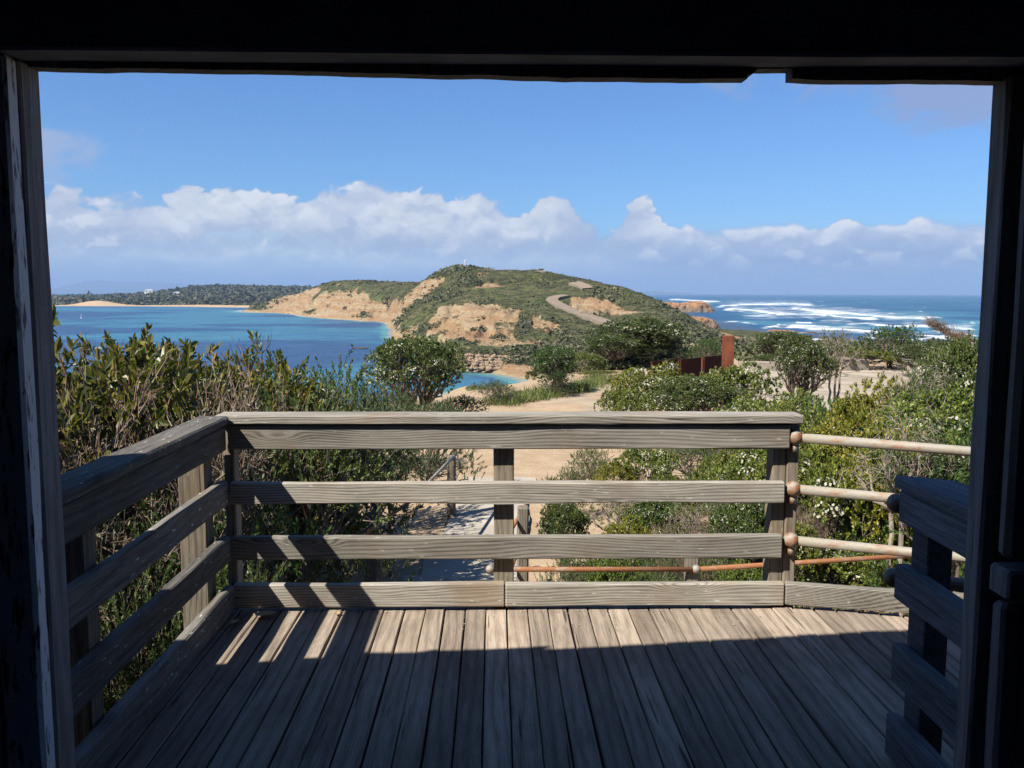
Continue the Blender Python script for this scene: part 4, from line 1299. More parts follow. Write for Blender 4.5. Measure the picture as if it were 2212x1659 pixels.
def proto(kind, w, h, leaf, lmat, bark, bmat, flower=None):
    crown = build('crown', leaf, M[lmat]); br = build('branches', bark, M[bmat])
    objs = [crown, br]
    if flower is not None:
        objs.append(build('flowers', flower, M['flower']))
    for o in objs:
        C.objects.unlink(o)
    co_ = np.concatenate([np.asarray(q[0]).reshape(-1, 3) for q in leaf])
    w = 2 * np.percentile(np.hypot(co_[:, 0], co_[:, 1]), 93); h = np.percentile(co_[:, 2], 99.9 if kind == 'twig' else 99.5 if kind == 'wattle' else 99.2)
    PROTO.setdefault(kind, []).append((w, h, [(o.name.split('.')[0], o.data) for o in objs]))
    for o in objs:
        bpy.data.objects.remove(o)


def flowers_on(lobes, n, s, upmin=0.25):
    B, d = on_lobes(lobes, n, 0.75, 0.02)
    keep = d[:, 2] > upmin
    B, d = B[keep] + d[keep] * 0.015, d[keep]
    nn = len(B)
    dd = unit(d + .5 * vr.normal(size=d.shape)); wide = unit(np.cross(dd, rdir(nn)))
    f1 = leaf_faces(B - wide * 0, unit(np.cross(dd, wide)), wide, s, s * .95, False)
    V = f1[0].reshape(-1, 4, 3); V = V - (V[:, 2:3] - V[:, 0:1]) * .5
    return V.reshape(-1, 3), f1[1]


# --- big-leaved wattle: upright shoots of broad flat leaves over red-brown stems
for _ in range(2):
    lb = dome(34, 1.7, 1.7, .25, 1, .18, .32, .5)
    B, d = on_lobes(lb, 620, .45, .4); D = unit(d * .9 + np.array([0, 0, .2]) + .45 * vr.normal(size=d.shape))
    ln = vr.uniform(.08, .18, len(B))
    L1 = shoots(B, D, ln, 15, .060, .024, 0.85, True)
    proto('wattle', 1.75, 1.85, [L1], 'wattle', skeleton(lb, .03, 5, .5) + [twigs(B - D * .06, D, ln + .05, .0035)], 'stem')
# --- dry twiggy shrub
for _ in range(2):
    n0 = 46
    a = vr.uniform(0, 6.283, n0)
    D0 = unit(np.stack([np.cos(a) * .55, np.sin(a) * .55, vr.uniform(.6, 1.3, n0)], -1))
    P0 = np.stack([np.cos(a) * .12, np.sin(a) * .12, np.full(n0, -.1)], -1)
    ln0 = vr.uniform(1.0, 1.6, n0)
    parts = [twigs(P0, D0, ln0, .013, .2, .4)]
    pos, dr = P0, D0
    i = vr.integers(0, n0, 900); t_ = vr.uniform(.2, 1.0, 900) ** .7
    B1 = P0[i] + D0[i] * (ln0[i] * t_)[:, None] + vr.normal(0, .06, (900, 3)); D1 = unit(D0[i] + .75 * vr.normal(size=(900, 3)))
    ln1 = vr.uniform(.25, .5, 900)
    parts.append(twigs(B1, D1, ln1, .0052, .3, .45))
    i = vr.integers(0, 900, 9000); t_ = vr.uniform(.1, 1.0, 9000)
    B2 = B1[i] + D1[i] * (ln1[i] * t_)[:, None] + vr.normal(0, .025, (9000, 3)); D2 = unit(D1[i] * .6 + .8 * vr.normal(size=(9000, 3)) + np.array([0, 0, .25]))
    parts.append(twigs(B2, D2, vr.uniform(.06, .17, 9000), .0034, .3, .5))
    i = vr.integers(0, 9000, 13000)
    lf = leaf_faces(B2[i] + D2[i] * vr.uniform(0, .14, (13000, 1)), unit(D2[i] + .6 * vr.normal(size=(13000, 3))), rdir(13000), vr.uniform(.02, .055, 13000), .012, False)
    crown = parts[2]
    proto('twig', 1.9, 1.75, [crown, lf], 'twig', parts[:2], 'bark')
# --- small-leaved grey-green bush with upright sprigs
for _ in range(3):
    lb = dome(36, 1.7, 1.55, .22, 1, .18, .30, .55)
    B, d = on_lobes(lb, 560, .35, .4); D = unit(d * .7 + np.array([0, 0, .5]) + .35 * vr.normal(size=d.shape))
    ln = vr.uniform(.12, .28, len(B))
    proto('fine', 1.85, 1.75, [shoots(B, D, ln, 34, .034, .016, .85)], 'fine', skeleton(lb, .028, 4, .4) + [twigs(B - D * .1, D, ln + .08, .003)], 'bark')
# --- white-flowered bright green bush: cauliflower clumps
for _ in range(3):
    lb = dome(40, 1.8, 1.45, .30, 1, .15, .27, .55)
    B, d = on_lobes(lb, 1150, .6, .10); D = unit(d + np.array([0, 0, .25]) + .25 * vr.normal(size=d.shape))
    ln = vr.uniform(.03, .08, len(B))
    proto('daisy', 1.9, 1.6, [shoots(B, D, ln, 17, .050, .025, 1.15)], 'daisy', skeleton(lb, .03, 4, .35, .014, 1), 'bark', [flowers_on(lb[::3], 1300, .042)])
for _ in range(2):       # the same, hardly in flower
    lb = dome(38, 1.8, 1.5, .26, 1, .15, .29, .6)
    B, d = on_lobes(lb, 1150, .55, .12); D = unit(d + np.array([0, 0, .3]) + .3 * vr.normal(size=d.shape))
    ln = vr.uniform(.03, .10, len(B))
    proto('green', 1.9, 1.65, [shoots(B, D, ln, 17, .052, .024, 1.1)], 'daisy', skeleton(lb, .03, 4, .35, .014, 1), 'bark', [flowers_on(lb[::6], 150, .034)])
# --- dense dark bush
for _ in range(2):
    lb = dome(44, 1.7, 1.5, .12, 1, .14, .28, .55)
    B, d = on_lobes(lb, 760, .35, .35); D = unit(d * .8 + np.array([0, 0, .4]) + .35 * vr.normal(size=d.shape))
    proto('dark', 1.85, 1.65, [shoots(B, D, vr.uniform(.07, .18, len(B)), 22, .045, .017, .85)], 'dark', skeleton(lb, .03, 3, .35), 'bark')
# --- wind-shaped tea tree: bare twisting stems under a spreading crown, some clumps in white flower
for q in range(3):
    w_, h_ = 2.4, 2.3
    lb = []
    for k in range(72):
        a = vr.uniform(0, 6.283); rr_ = math.sqrt(vr.uniform(0, 1)) * 1.15
        zt = 2.12 - .42 * (rr_ / 1.15) ** 2.2 + vr.normal(0, .06)
        if vr.uniform() < .45 and rr_ > .6: zt -= vr.uniform(.1, .6)
        r = vr.uniform(.17, .32)
        lb.append((np.array([rr_ * math.cos(a), rr_ * math.sin(a), zt - r * .6]), r))
    B, d = on_lobes(lb, 2400, .45, .35); D = unit(d + np.array([0, 0, .3]) + .35 * vr.normal(size=d.shape))
    lf = shoots(B, D, vr.uniform(.05, .14, len(B)), 20, .052, .024, .95)
    tw = []
    Bt, dt = on_lobes(lb, 260, -.6, .2)
    tw.append(twigs(Bt, unit(dt * .4 + np.array([0, 0, -.6]) + .7 * vr.normal(size=dt.shape)), vr.uniform(.1, .35, 260), .004, .4))
    proto('tea', w_, 2.25, [lf], 'tea', skeleton(lb, .055, 5, .75, .02, 2) + tw, 'bark', [flowers_on(lb[::2], 1700, .047)])
# --- bare pale-limbed tree with sparse top
lb = dome(16, 1.3, 2.2, .62, 1, .10, .18, .5)
B, d = on_lobes(lb, 220, .4, .4); D = unit(d + .4 * vr.normal(size=d.shape))
skel = skeleton(lb, .045, 3, 1.0, .02, 6)
i_ = np.array([l[0] for l in lb])[vr.integers(0, len(lb), 420)]
skel.append(twigs(i_ + vr.normal(0, .16, (420, 3)), unit(vr.normal(size=(420, 3)) + np.array([0, 0, .4])), vr.uniform(.1, .3, 420), .004, .4))
proto('bare', 1.5, 2.3, [shoots(B, D, vr.uniform(.05, .13, len(B)), 15, .038, .016, .95)], 'tea', skel, 'bark_pale')
used = {}


def place(kind, pos, w, h, label, tint=(1, 1, 1), rot=None, name='coastal_shrub', cat='shrub', group=None, var=None):
    P = PROTO[kind]; k = used.get(kind, 0); used[kind] = k + 1
    pw, ph, parts = P[(k if var is None else var) % len(P)]
    o = empty(name, pos); tag(o, label, cat, group)
    o.rotation_euler = (0, 0, vr.uniform(0, 6.28) if rot is None else rot)
    o.scale = (w / pw, w / pw, h / ph)
    for nm, me in parts:
        c = bpy.data.objects.new(nm, me); C.objects.link(c); c.parent = o
        if nm == 'flowers': c['kind'] = 'stuff'
        if nm == 'crown':
            c.color = (*tint, 1)
    return o


def bush(kind, u, vtop, d, wpx, label, tint=(1, 1, 1), **kw):
    top = atd(u, vtop, d)
    zg = min(GROUND, float(land0(np.array([top[0]]), np.array([top[1]]))[0]))
    kw.setdefault('name', {'tea': 'tea_tree', 'bare': 'tea_tree', 'wattle': 'wattle_shrub', 'twig': 'dry_shrub'}.get(kind, 'coastal_shrub'))
    kw.setdefault('cat', {'tea': 'tree', 'bare': 'tree'}.get(kind, 'shrub'))
    h = top[2] - zg; pw, ph = PROTO[kind][0][:2]
    wd = max(wpx * d / FOC, (0.5 if kind in ('tea', 'bare') else 0.5 if kind == 'twig' else 0.74) * h / ph * pw)
    return place(kind, (top[0], top[1], zg), wd, h, label, tint, **kw)


Y, W2, O_, G_, B_ = (1.35, 1.18, .7), (1.05, 1.1, 1.0), (1.3, 1.12, .8), (.8, .95, .75), (.85, 1.0, 1.05)
bush('wattle', 60, 714, 7.2, 400, 'big-leaved olive wattle at the left edge, right against the door jamb', (1.3, 1.15, .85))
bush('wattle', 300, 738, 9.8, 330, 'broad-leaved wattle behind the dry shrub, its upright leaves against the bay', O_)
bush('wattle', 440, 760, 10.4, 220, 'dark glossy wattle top standing out of the dry twigs left of the railing corner', (.9, 1.0, .8))
bush('twig', 250, 775, 6.8, 330, 'dry brown leafless shrub directly behind the left railing')
bush('twig', 385, 770, 8.8, 240, 'grey-brown tangle of bare twigs above the railing corner')
bush('twig', 235, 850, 6.4, 300, 'brown bare shrub under the left wattle, nearest the jamb')
bush('wattle', 540, 792, 9.4, 220, 'yellow-tinged wattle between the bare twigs and the grey-green bush', Y)
bush('fine', 655, 792, 10.4, 300, 'rounded grey-green small-leaved bush above the railing, left of the flowering tea tree')
bush('fine', 838, 838, 17.0, 150, 'soft grey-green bush behind the others, left of the tea tree stems')
bush('fine', 725, 812, 12.2, 220, 'small-leaved bush at the foot of the flowering tea tree', (1.05, 1.05, .9))
bush('fine', 935, 872, 14.5, 170, 'lower grey-green bush right of the tea tree, just over the railing', (.9, .95, .85))
bush('fine', 565, 850, 8.4, 230, 'green bush with pale sprigs close behind the railing, left part', (1.1, 1.05, .8))
bush('tea', 900, 731, 21.5, 212, 'umbrella-crowned white-flowered tea tree standing alone against the bay', (1.1, 1.15, .95), rot=0.4, var=0)
bush('dark', 1000, 856, 23.0, 110, 'dusky low bush beside the turquoise water, right of the lone tea tree', (1.3, 1.2, 1.2))
bush('dark', 950, 866, 20.0, 100, 'dark shrub under the right side of the lone tea tree')
bush('fine', 1072, 822, 27.0, 110, 'grey-green bush in front of the small beach, left of the little dark tree', (1.0, 1.05, .9))
bush('fine', 1120, 844, 29.0, 70, 'low bush at the grass edge between the beach and the little dark tree', (1.1, 1.05, .9))
bush('dark', 1205, 800, 29.0, 80, 'dense dark shrub at the roots of the little dark tree')
bush('tea', 1198, 750, 30.0, 95, 'little dark tree at the edge of the sandy track', (.75, 1.05, .7), var=2)
bush('tea', 1385, 688, 42.0, 200, 'large dark spreading tea tree beyond the track, left of the steel screen', (.85, .9, .75), var=1)
bush('tea', 1320, 722, 40.0, 120, 'shorter tea tree under the left side of the large dark one', (.9, 1.0, .75), var=0)
bush('dark', 1420, 742, 41.0, 150, 'shadowy thicket filling the base of the large dark tea tree', (.8, .8, .8))
bush('dark', 1452, 716, 42.5, 80, 'dark right shoulder of the large tea tree clump', (.9, .9, .8))
bush('green', 1262, 762, 38.0, 100, 'green bush left of the large dark tea tree at the head of the track', (.85, .95, .85))
bush('green', 1300, 800, 36.0, 90, 'low olive bush in front of the large tea tree, at the track edge', (.95, .95, .85))
bush('dark', 1527, 730, 40.0, 75, 'round dark bush showing just left of the steel pillar', (1.2, 1.3, 1.0))
bush('daisy', 1412, 786, 22.5, 190, 'yellow-green flowering bush in front of the dark screen, right of the track', (1.15, 1.1, .8))
bush('daisy', 1352, 836, 20.0, 110, 'white-flowered low bush at the right edge of the track', (1.05, 1.1, .95))
bush('daisy', 1590, 785, 20.5, 150, 'white-flowered bush directly below the steel pillar', W2)
bush('tea', 1500, 815, 19.5, 200, 'flat-topped flowering bush with bare grey stems above the railing', (1.1, 1.1, .9), var=0)
bush('daisy', 1640, 856, 18.5, 80, 'small flowering bush right of the bush below the pillar', W2)
bush('tea', 1735, 728, 24.5, 125, 'white-flowered tea tree on leaning dark stems in front of the concrete apron', (1.0, 1.0, .9), var=1)
bush('bare', 1815, 712, 26.0, 85, 'slender tree with one green tuft and a thin bare trunk beside the apron', (1.0, 1.05, .8))
bush('tea', 1690, 716, 44.0, 120, 'grey-flowered bush behind the low concrete wall', (1.05, 1.05, .95), var=2)
bush('dark', 1660, 765, 42.0, 70, 'dark olive bush on the low concrete wall', (1.4, 1.4, 1.1))
bush('green', 1862, 752, 43.5, 170, 'spreading yellow-green bush behind the thick concrete block', (.95, .95, .7))
bush('dark', 1928, 702, 44.0, 130, 'dark bushy tree standing against the surf', (1.25, 1.3, 1.0))
bush('tea', 1995, 742, 40.0, 110, 'grey-flowered bush below the dark tree against the surf', (.95, .95, .95), var=0)
bush('dark', 2050, 728, 46.0, 150, 'low olive scrub bush under the wind-bent bare tree', (1.6, 1.4, 1.1))
bush('tea', 2072, 738, 15.5, 130, 'tall shrub thick with cream flowers against the right jamb', (1.1, 1.1, .9), var=1)
bush('daisy', 1715, 848, 18.0, 110, 'flowering bush at the foot of the leaning white-flowered tea tree', W2)
bush('green', 1915, 822, 15.5, 150, 'bright yellow-green bush right of the apron', Y)
bush('bare', 1985, 790, 14.0, 130, 'bare grey twiggy tree among the bushes right of the apron', (.9, 1, .8))
bush('green', 2045, 845, 13.0, 170, 'fresh green bush below the cream-flowered shrub', (.95, 1.1, .8))
bush('dark', 1800, 862, 17.0, 140, 'small glossy dark-green shrub in front of the apron', (1.6, 1.8, 1.5))
bush('daisy', 1650, 872, 13.5, 190, 'flowering bush just above the right end of the railing', (1.05, 1.1, .9))
bush('green', 1760, 900, 12.5, 200, 'yellow-green bush beside the end of the cap rail', (1.1, 1.1, .75))
bush('green', 1870, 905, 11.5, 200, 'golden-tipped bush above the top pipe', Y)
bush('daisy', 1990, 905, 11.5, 200, 'white-flecked green bush above the right end of the top pipe', (.95, 1.05, .8))
bush('dark', 2085, 930, 10.0, 200, 'dark thicket behind the right jamb above the short railing', (1.2, 1.3, 1))
bush('daisy', 1775, 975, 10.7, 210, 'flowering bush between the upper two pipes near the corner post', (1.1, 1.15, .8))
bush('green', 1890, 985, 10.6, 230, 'golden bush under the middle of the top pipe', (1.4, 1.25, .65))
bush('bare', 1945, 900, 9.6, 190, 'leaning pale-trunked tree behind the pipes', (1.1, 1.1, .75), rot=1.0)
bush('fine', 1860, 1060, 10.6, 200, 'shadowy bush under the middle pipe', (.75, .85, .7))
bush('twig', 1760, 1040, 10.3, 150, 'dead grey twigs behind the middle pipe near the corner post')
bush('green', 2000, 1085, 10.3, 190, 'dark green bush behind the shaded short railing', (.75, .85, .7))
bush('daisy', 1800, 1165, 10.2, 190, 'low flowering bush under the bottom pipe', (1.0, 1.1, .8))
bush('green', 1900, 1165, 10.2, 170, 'low green bush right of the bush under the bottom pipe', (.95, 1.05, .8))
bush('fine', 1275, 968, 15.0, 120, 'pale-stemmed grey-green bush at the edge of the sand, right of the middle post', (1.2, 1.15, 1.0))
bush('green', 1335, 1000, 14.0, 100, 'small golden bush under the top board, right of the middle post', Y)
bush('daisy', 1400, 962, 14.0, 150, 'flowering bush behind the upper gap of the front railing', (.95, 1.05, .85))
bush('fine', 1490, 955, 15.5, 150, 'blue-grey bush behind the upper gap of the front railing', B_)
bush('green', 1575, 975, 12.8, 170, 'mid-green bush behind the right half of the upper railing gap', (1.0, 1.05, .8))
bush('daisy', 1655, 968, 11.8, 150, 'white-flowered bush directly left of the corner post', (1.0, 1.1, .85))
bush('tea', 1215, 1085, 10.2, 110, 'small open shrub with white flowers on the sand right of the middle post', (1.05, 1.1, .85), var=0)
bush('bare', 1330, 1075, 10.6, 150, 'bare branching shrub over pale sand in the middle railing gap', (1.1, 1.1, .8))
bush('tea', 1420, 1078, 10.4, 140, 'thin green shrub on dark stems in the middle railing gap', (.9, 1.1, .7), var=1)
bush('bare', 1510, 1085, 10.0, 120, 'straw-coloured twiggy shrub in the middle railing gap', (1.4, 1.2, .8))
bush('tea', 1610, 1080, 9.6, 150, 'flower-topped shrub in the middle railing gap left of the corner post', (1.0, 1.1, .85), var=2)
bush('green', 1330, 1196, 8.7, 150, 'low green plants behind the rusty pipe, left half', (.85, 1.0, .75))
bush('fine', 1430, 1205, 8.6, 120, 'low grey-green plants behind the rusty pipe near its ball', (1.0, 1.1, .8))
bush('green', 1600, 1222, 8.8, 130, 'ground-hugging green bush left of the foot of the corner post', (.9, 1.05, .75))
for u, v, d, w_, kd, lab, tn in (
        (1230, 1010, 13.2, 90, 'fine', 'small grey sprig bush at the edge of the sand below the top board', (1.1, 1.05, .9)),
        (1450, 1030, 12.6, 120, 'green', 'olive bush low in the upper railing gap, right of centre', (.95, .95, .75)),
        (1530, 1015, 13.6, 120, 'dark', 'dark bush behind the second board, right of centre', (1.5, 1.5, 1.1)),
        (1620, 1030, 11.0, 120, 'fine', 'silvery bush behind the second board near the corner post', (1.1, 1.1, 1.0)),
        (1370, 1120, 10.0, 90, 'green', 'yellowish bush just above the third board, right of the middle post', (1.3, 1.2, .7)),
        (1470, 1125, 9.6, 90, 'twig', 'dead twiggy bush just above the third board', (1, 1, 1)),
        (1570, 1130, 9.8, 110, 'dark', 'dark green bush just above the third board near the corner post', (1.4, 1.5, 1.1)),
        (1670, 1110, 9.6, 90, 'green', 'olive bush half hidden by the corner post', (1.0, 1.0, .75)),
        (1240, 1190, 8.8, 90, 'fine', 'low sprig bush behind the rusty pipe, next to the middle post', (1.0, 1.1, .8)),
        (1540, 1190, 9.0, 90, 'fine', 'straw-tinged low bush right of the pipe ball', (1.4, 1.2, .8)),
        (1690, 1185, 9.7, 80, 'daisy', 'small flowering bush at the foot of the corner post', (1.0, 1.1, .8)),
        ):
    bush(kd, u, v, d, w_, lab, tn)
r_ = bush('dark', 1497, 838, 27.0, 60, 'red-leaved small shrub on the concrete apron')
p = atd(1872, 828, 23.5); r_.location = (p[0], p[1], GROUND); r_.scale = (.32, .32, .45)
for c in list(r_.children):
    if c.name.startswith('crown'):
        c.data = c.data.copy(); c.data.materials[0] = M['red']
# below the railing on the left, along the ramp
bush('fine', 360, 985, 7.0, 220, 'shaded small-leaved bush behind the left end of the front railing', (.85, .95, .75))
bush('fine', 440, 975, 8.8, 220, 'shaded bush with yellowish sprigs behind the upper railing gap', (1.0, 1.0, .7))
bush('fine', 545, 985, 10.4, 200, 'dark grey-green bush left of the ramp handrail', (.75, .85, .7))
bush('dark', 668, 975, 12.4, 150, 'dark bush hanging over the far end of the ramp handrail', (1.2, 1.2, 1.0))
bush('dark', 835, 985, 15.2, 110, 'dark bush at the edge of the bright sand, beyond the ramp handrail', (1.1, 1.2, 1.0))
bush('dark', 340, 1010, 6.6, 200, 'dark leafy bush below the railing corner', (1.4, 1.5, 1.1))
place('twig', (-3.15, 4.5, GROUND), 1.7, 2.35, 'brown twiggy shrub showing through the gaps of the left railing', (1, 1, 1), name='dry_shrub')
place('fine', (-2.35, 3.35, GROUND), 1.5, 1.75, 'small green bush showing low through the left railing', (1.0, 1.0, .7))
place('twig', (-3.1, 3.0, GROUND), 1.6, 2.05, 'dry shrub nearest the hut outside the left railing', (1, 1, 1), name='dry_shrub')
place('wattle', (-3.1, 3.6, GROUND), 1.9, 2.35, 'wattle with a few yellow leaves low behind the left railing', Y, name='wattle_shrub')
place('fine', (-2.2, 5.35, GROUND), 1.5, 1.95, 'green bush just beyond the left railing corner', (.9, .95, .75))
place('wattle', (-4.6, 4.6, GROUND), 2.2, 2.75, 'tall wattle at far left behind the railing and jamb', O_, name='wattle_shrub')

# --- wind-bent bare tree against the surf
wb = atd(2104, 745, 29.0); zg = GROUND - .3
wt = empty('windswept_tree', (wb[0], wb[1], zg)); tag(wt, 'bare feathery tree bent flat to the left by the wind, against the surf', 'tree')
P_ = [atd(2112, 800, 29.0), atd(2100, 738, 29.0), atd(2075, 733, 29.1), atd(2040, 716, 29.2), atd(2012, 700, 29.0)]
o0 = np.array([wb[0], wb[1], zg])
P_ = [p - o0 for p in P_]; P_[0] = np.array([.1, 0, -.2])
trunk = [tube(np.array(P_), [.055, .045, .035, .025, .012], 6, False)]
Bs, Ds = [], []
for k in range(1, 4):
    for s in range(170):
        t_ = vr.uniform(0, 1); b = P_[k] * (1 - t_) + P_[k + 1] * t_
        Bs.append(b + vr.normal(0, .05, 3)); Ds.append(unit(np.array([-.8, 0, .75]) + .35 * vr.normal(size=3)))
Bs, Ds = np.array(Bs), np.array(Ds)
build('trunk', trunk, M['bark_pale'], wt)
cr = build('crown', [twigs(Bs, Ds, vr.uniform(.15, .42, len(Bs)), .006, .3), shoots(Bs + Ds * .15, Ds, vr.uniform(.1, .25, len(Bs)), 8, .045, .008, .5)], M['twig'], wt)

# --- tall pine far off on the wooded shore
pb = atd(383, 621, 2450)
pt = empty('norfolk_pine', (pb[0], pb[1], pb[2] - 22)); tag(pt, 'tall dark pine rising above the far wooded shore', 'tree')
build('trunk', [tube([(0, 0, -8), (0, 0, 21)], [.9, .2], 6)], M['bark'], pt)
n_ = 900; hh = vr.uniform(0.1, 1, n_); a = vr.uniform(0, 6.283, n_); rr_ = (1 - hh) * 7.5 + .5
Bp = np.stack([np.cos(a) * rr_ * vr.uniform(.1, 1, n_), np.sin(a) * rr_ * vr.uniform(.1, 1, n_), hh * 22], -1)
build('crown', [leaf_faces(Bp, unit(np.stack([np.cos(a), np.sin(a), .1 + 0 * a], -1)), rdir(n_), 3.0, 1.6, False)], M['dark'], pt)


# ------------------------------------------------------------------ scrub that reads as one mass
def domes(pos, R_, nq, jit=0.45, flatz=0.7, sizef=0.95):
    """each clump: a dome of facets facing outward, with uneven outline"""
    n = len(pos)
    i = np.repeat(np.arange(n), nq)
    d = rdir(n * nq); d[:, 2] = np.abs(d[:, 2]) * .9 + .02; d = unit(d)
    r = R_[i] * vr.uniform(.65, 1.12, n * nq)
    c = pos[i] + d * r[:, None] * np.array([1, 1, flatz])
    nrm = unit(d + jit * vr.normal(size=d.shape))
    u_ = unit(np.cross(nrm, rdir(n * nq))); w_ = np.cross(nrm, u_)
    s = (R_[i] * sizef / math.sqrt(nq) * 1.9 * vr.uniform(.6, 1.2, n * nq))[:, None]
    V = np.stack([c - u_ * s, c + w_ * s * .7, c + u_ * s, c - w_ * s * .7], 1)
    return V.reshape(-1, 3), np.arange(n * nq)[:, None] * 4 + np.arange(4)


def sandy(x, y):
    dd = np.hypot(x, y)
    wx = x + 9 * (fbm(x / 14, y / 14, 5) - .5) * np.clip(dd / 300, .2, 1.5); wy = y + 9 * (fbm(x / 14, y / 14, 9) - .5) * np.clip(dd / 300, .2, 1.5)
    s = np.zeros(x.shape, bool)
    for p in sand_xy:
        s |= inpoly(wx, wy, p)
    n1 = fbm(x / 16, y / 16, 21, 5); n2 = fbm(x / 5, y / 5, 33, 4)
    s &= ~((n1 * .55 + n2 * .45 > .60))
    return s


def scatter_hill(n, a0, a1, d0, d1, keep_sand):
    a = vr.uniform(a0, a1, n); d = np.exp(vr.uniform(math.log(d0), math.log(d1), n))
    x, y = np.sin(a) * d, np.cos(a) * d
    z = land0(x, y)
    sd = sandy(x, y)
    rd = np.minimum(polydist(x, y, road_xy), polydist(x, y, road2_xy))
    ok = (z > SEA + 2.6) & (rd > 5.0) & (~sd | (vr.uniform(0, 1, n) < keep_sand))
    thin = fbm(x / 22, y / 22, 211, 4)
    thk = fbm(x / 34 + 7, y / 60, 221, 4)
    ok &= vr.uniform(0, 1, n) < sstep(.30, .52, thin) * .92 + .06
    sd = np.where(ok, sd, sd)
    scatter_hill.k = (.5 + .75 * sstep(.42, .68, thk))[ok]
    return x[ok], y[ok], z[ok], d[ok], sd[ok]


M['scrub'] = leafmat('coastal_scrub_foliage', [(0, (0.030, 0.036, 0.017)), (.45, (0.068, 0.075, 0.033)), (.8, (0.12, 0.118, 0.056)), (1, (0.17, 0.155, 0.085))], .12, 0.075, .8, 1.3)
M['scrub_dark'] = leafmat('far_scrub_foliage', [(0, (0.020, 0.026, 0.013)), (.5, (0.05, 0.056, 0.026)), (1, (0.115, 0.11, 0.058))], .1, 0.03, .8, 1.3)
x, y, z, d, sd = scatter_hill(95000, R(-20), R(17), 225, 1150, .22)
Rr = vr.gamma(3.5, .23, len(x)) * scatter_hill.k * np.clip(d / 420, .62, 1.6) * np.where(sd, .45, 1)
hs = build('hill_scrub', [domes(np.stack([x, y, z - Rr * .05], -1), Rr, 14, .6, .55)], M['scrub'])
tag(hs, 'low green scrub covering the headland', 'scrub', kind='stuff')
x, y, z, d, sd = scatter_hill(9000, R(-4), R(36), 62, 330, .04)
Rr = vr.gamma(4.0, .17, len(x)) * np.clip(d / 160, .6, 1.7)
ms = build('low_scrub', [domes(np.stack([x, y, z + Rr * .1], -1), Rr, 34, .6)], M['scrub'])
tag(ms, 'grey-green scrub on the low neck of land before the hill', 'scrub', kind='stuff')
# bushes along the plateau rim
n_ = 2600
a = vr.uniform(R(2), R(36), n_); d = vr.uniform(40, 70, n_); x, y = np.sin(a) * d, np.cos(a) * d
ins = inpoly(x, y, plateau); dd = polydist(x, y, plateau, True)
ok = (~ins) & (dd < 24) | (ins & (dd < 3) & (x > 12))
x, y = x[ok], y[ok]; z = land0(x, y); Rr = vr.uniform(.25, .75, len(x))
rs = build('rim_scrub', [domes(np.stack([x, y, z + .05], -1), Rr, 60, .7)], M['scrub'])
tag(rs, 'olive scrub along the rim beyond the concrete apron', 'scrub', kind='stuff')
# woods of the far shore
n_ = 15000
k_ = vr.integers(0, FX.size, n_ * 3); ok = (sf.ravel()[k_] < .5) & (tt.ravel()[k_] > .03) & (tt.ravel()[k_] < 1.05)
k_ = k_[ok][:n_]
P3 = np.stack([FX.ravel()[k_], FY.ravel()[k_], ZF.ravel()[k_]], -1) + vr.normal(0, 6, (len(k_), 3)) * np.array([1, 1, 0])
fw = build('far_woods', [domes(P3, vr.gamma(5, .75, len(k_)), 8, .4, .75)], M['scrub_dark'])
tag(fw, 'dark low woodland on the far shore', 'woodland', kind='stuff')


# --- grass and small ground plants
def blades(pos, h, lean, wd):
    n = len(pos)
    D = unit(np.stack([vr.normal(0, lean, n), vr.normal(0, lean, n), np.ones(n)], -1))
    wide = unit(np.cross(D, rdir(n)))
    return leaf_faces(pos, D, wide, h, wd, False)


def tufts(cx, cy, per, rad, h, wd, zf):
    n = len(cx); i = np.repeat(np.arange(n), per)
    px = cx[i] + vr.normal(0, rad, n * per); py = cy[i] + vr.normal(0, rad, n * per)
    z = zf(px, py)
    return blades(np.stack([px, py, z - .02], -1), vr.uniform(.5, 1.2, n * per) * h, .45, wd)
n_ = 150
e = vr.uniform(0, 1, n_)
gx = np.interp(e, [0, .35, .7, 1], [-0.8, 1.0, 2.6, 3.9]) + vr.normal(0, .3, n_); gy = np.interp(e, [0, .35, .7, 1], [26.5, 28.8, 31.5, 34.5]) + vr.normal(0, .5, n_)
g1 = build('grass', [tufts(gx, gy, 36, .18, .34, .02, land0)], M['grass'])
tag(g1, 'rough green grass along the left edge of the sandy track', 'grass', kind='stuff')
n_ = 1500
gx = vr.uniform(.6, 11, n_); gy = vr.uniform(6.2, 20, n_)
ok = (gx > (gy - 6) * .16 + .45) & (fbm(gx / 1.6, gy / 1.6, 231, 3) > .46) & ~((gx < 3.6) & (gy > 10.5) & (gy < 13))
g2 = build('undergrowth', [tufts(gx[ok], gy[ok], 34, .18, .28, .016, land0)], M['straw'])
tag(g2, 'grass and straw on the ground between the bushes', 'grass', kind='stuff')
n_ = 60
gx = vr.uniform(.25, 2.9, n_); gy = vr.uniform(8.15, 8.9, n_)
g3 = build('leafy_clumps', [tufts(gx, gy, 16, .07, .30, .035, land0)], M['daisy'])
g3.color = (.6, 1.0, .75, 1)
tag(g3, 'strap-leaved green plants along the foot of the rusty pipe', 'plants', kind='stuff')
n_ = 5000
lx = vr.uniform(-5, -1.2, n_); ly = vr.uniform(2.2, 9, n_)
d_ = unit(vr.normal(size=(n_, 3)) * np.array([1, 1, .25]))
lt = build('leaf_litter', [leaf_faces(np.stack([lx, ly, np.full(n_, GROUND + .07) + vr.uniform(0, .05, n_)], -1), d_, unit(np.cross(d_, rdir(n_) * .3 + np.array([0, 0, 1]))), .07, .022, False)], M['twig'])
tag(lt, 'brown leaf litter under the shrubs left of the deck', 'litter', kind='stuff')

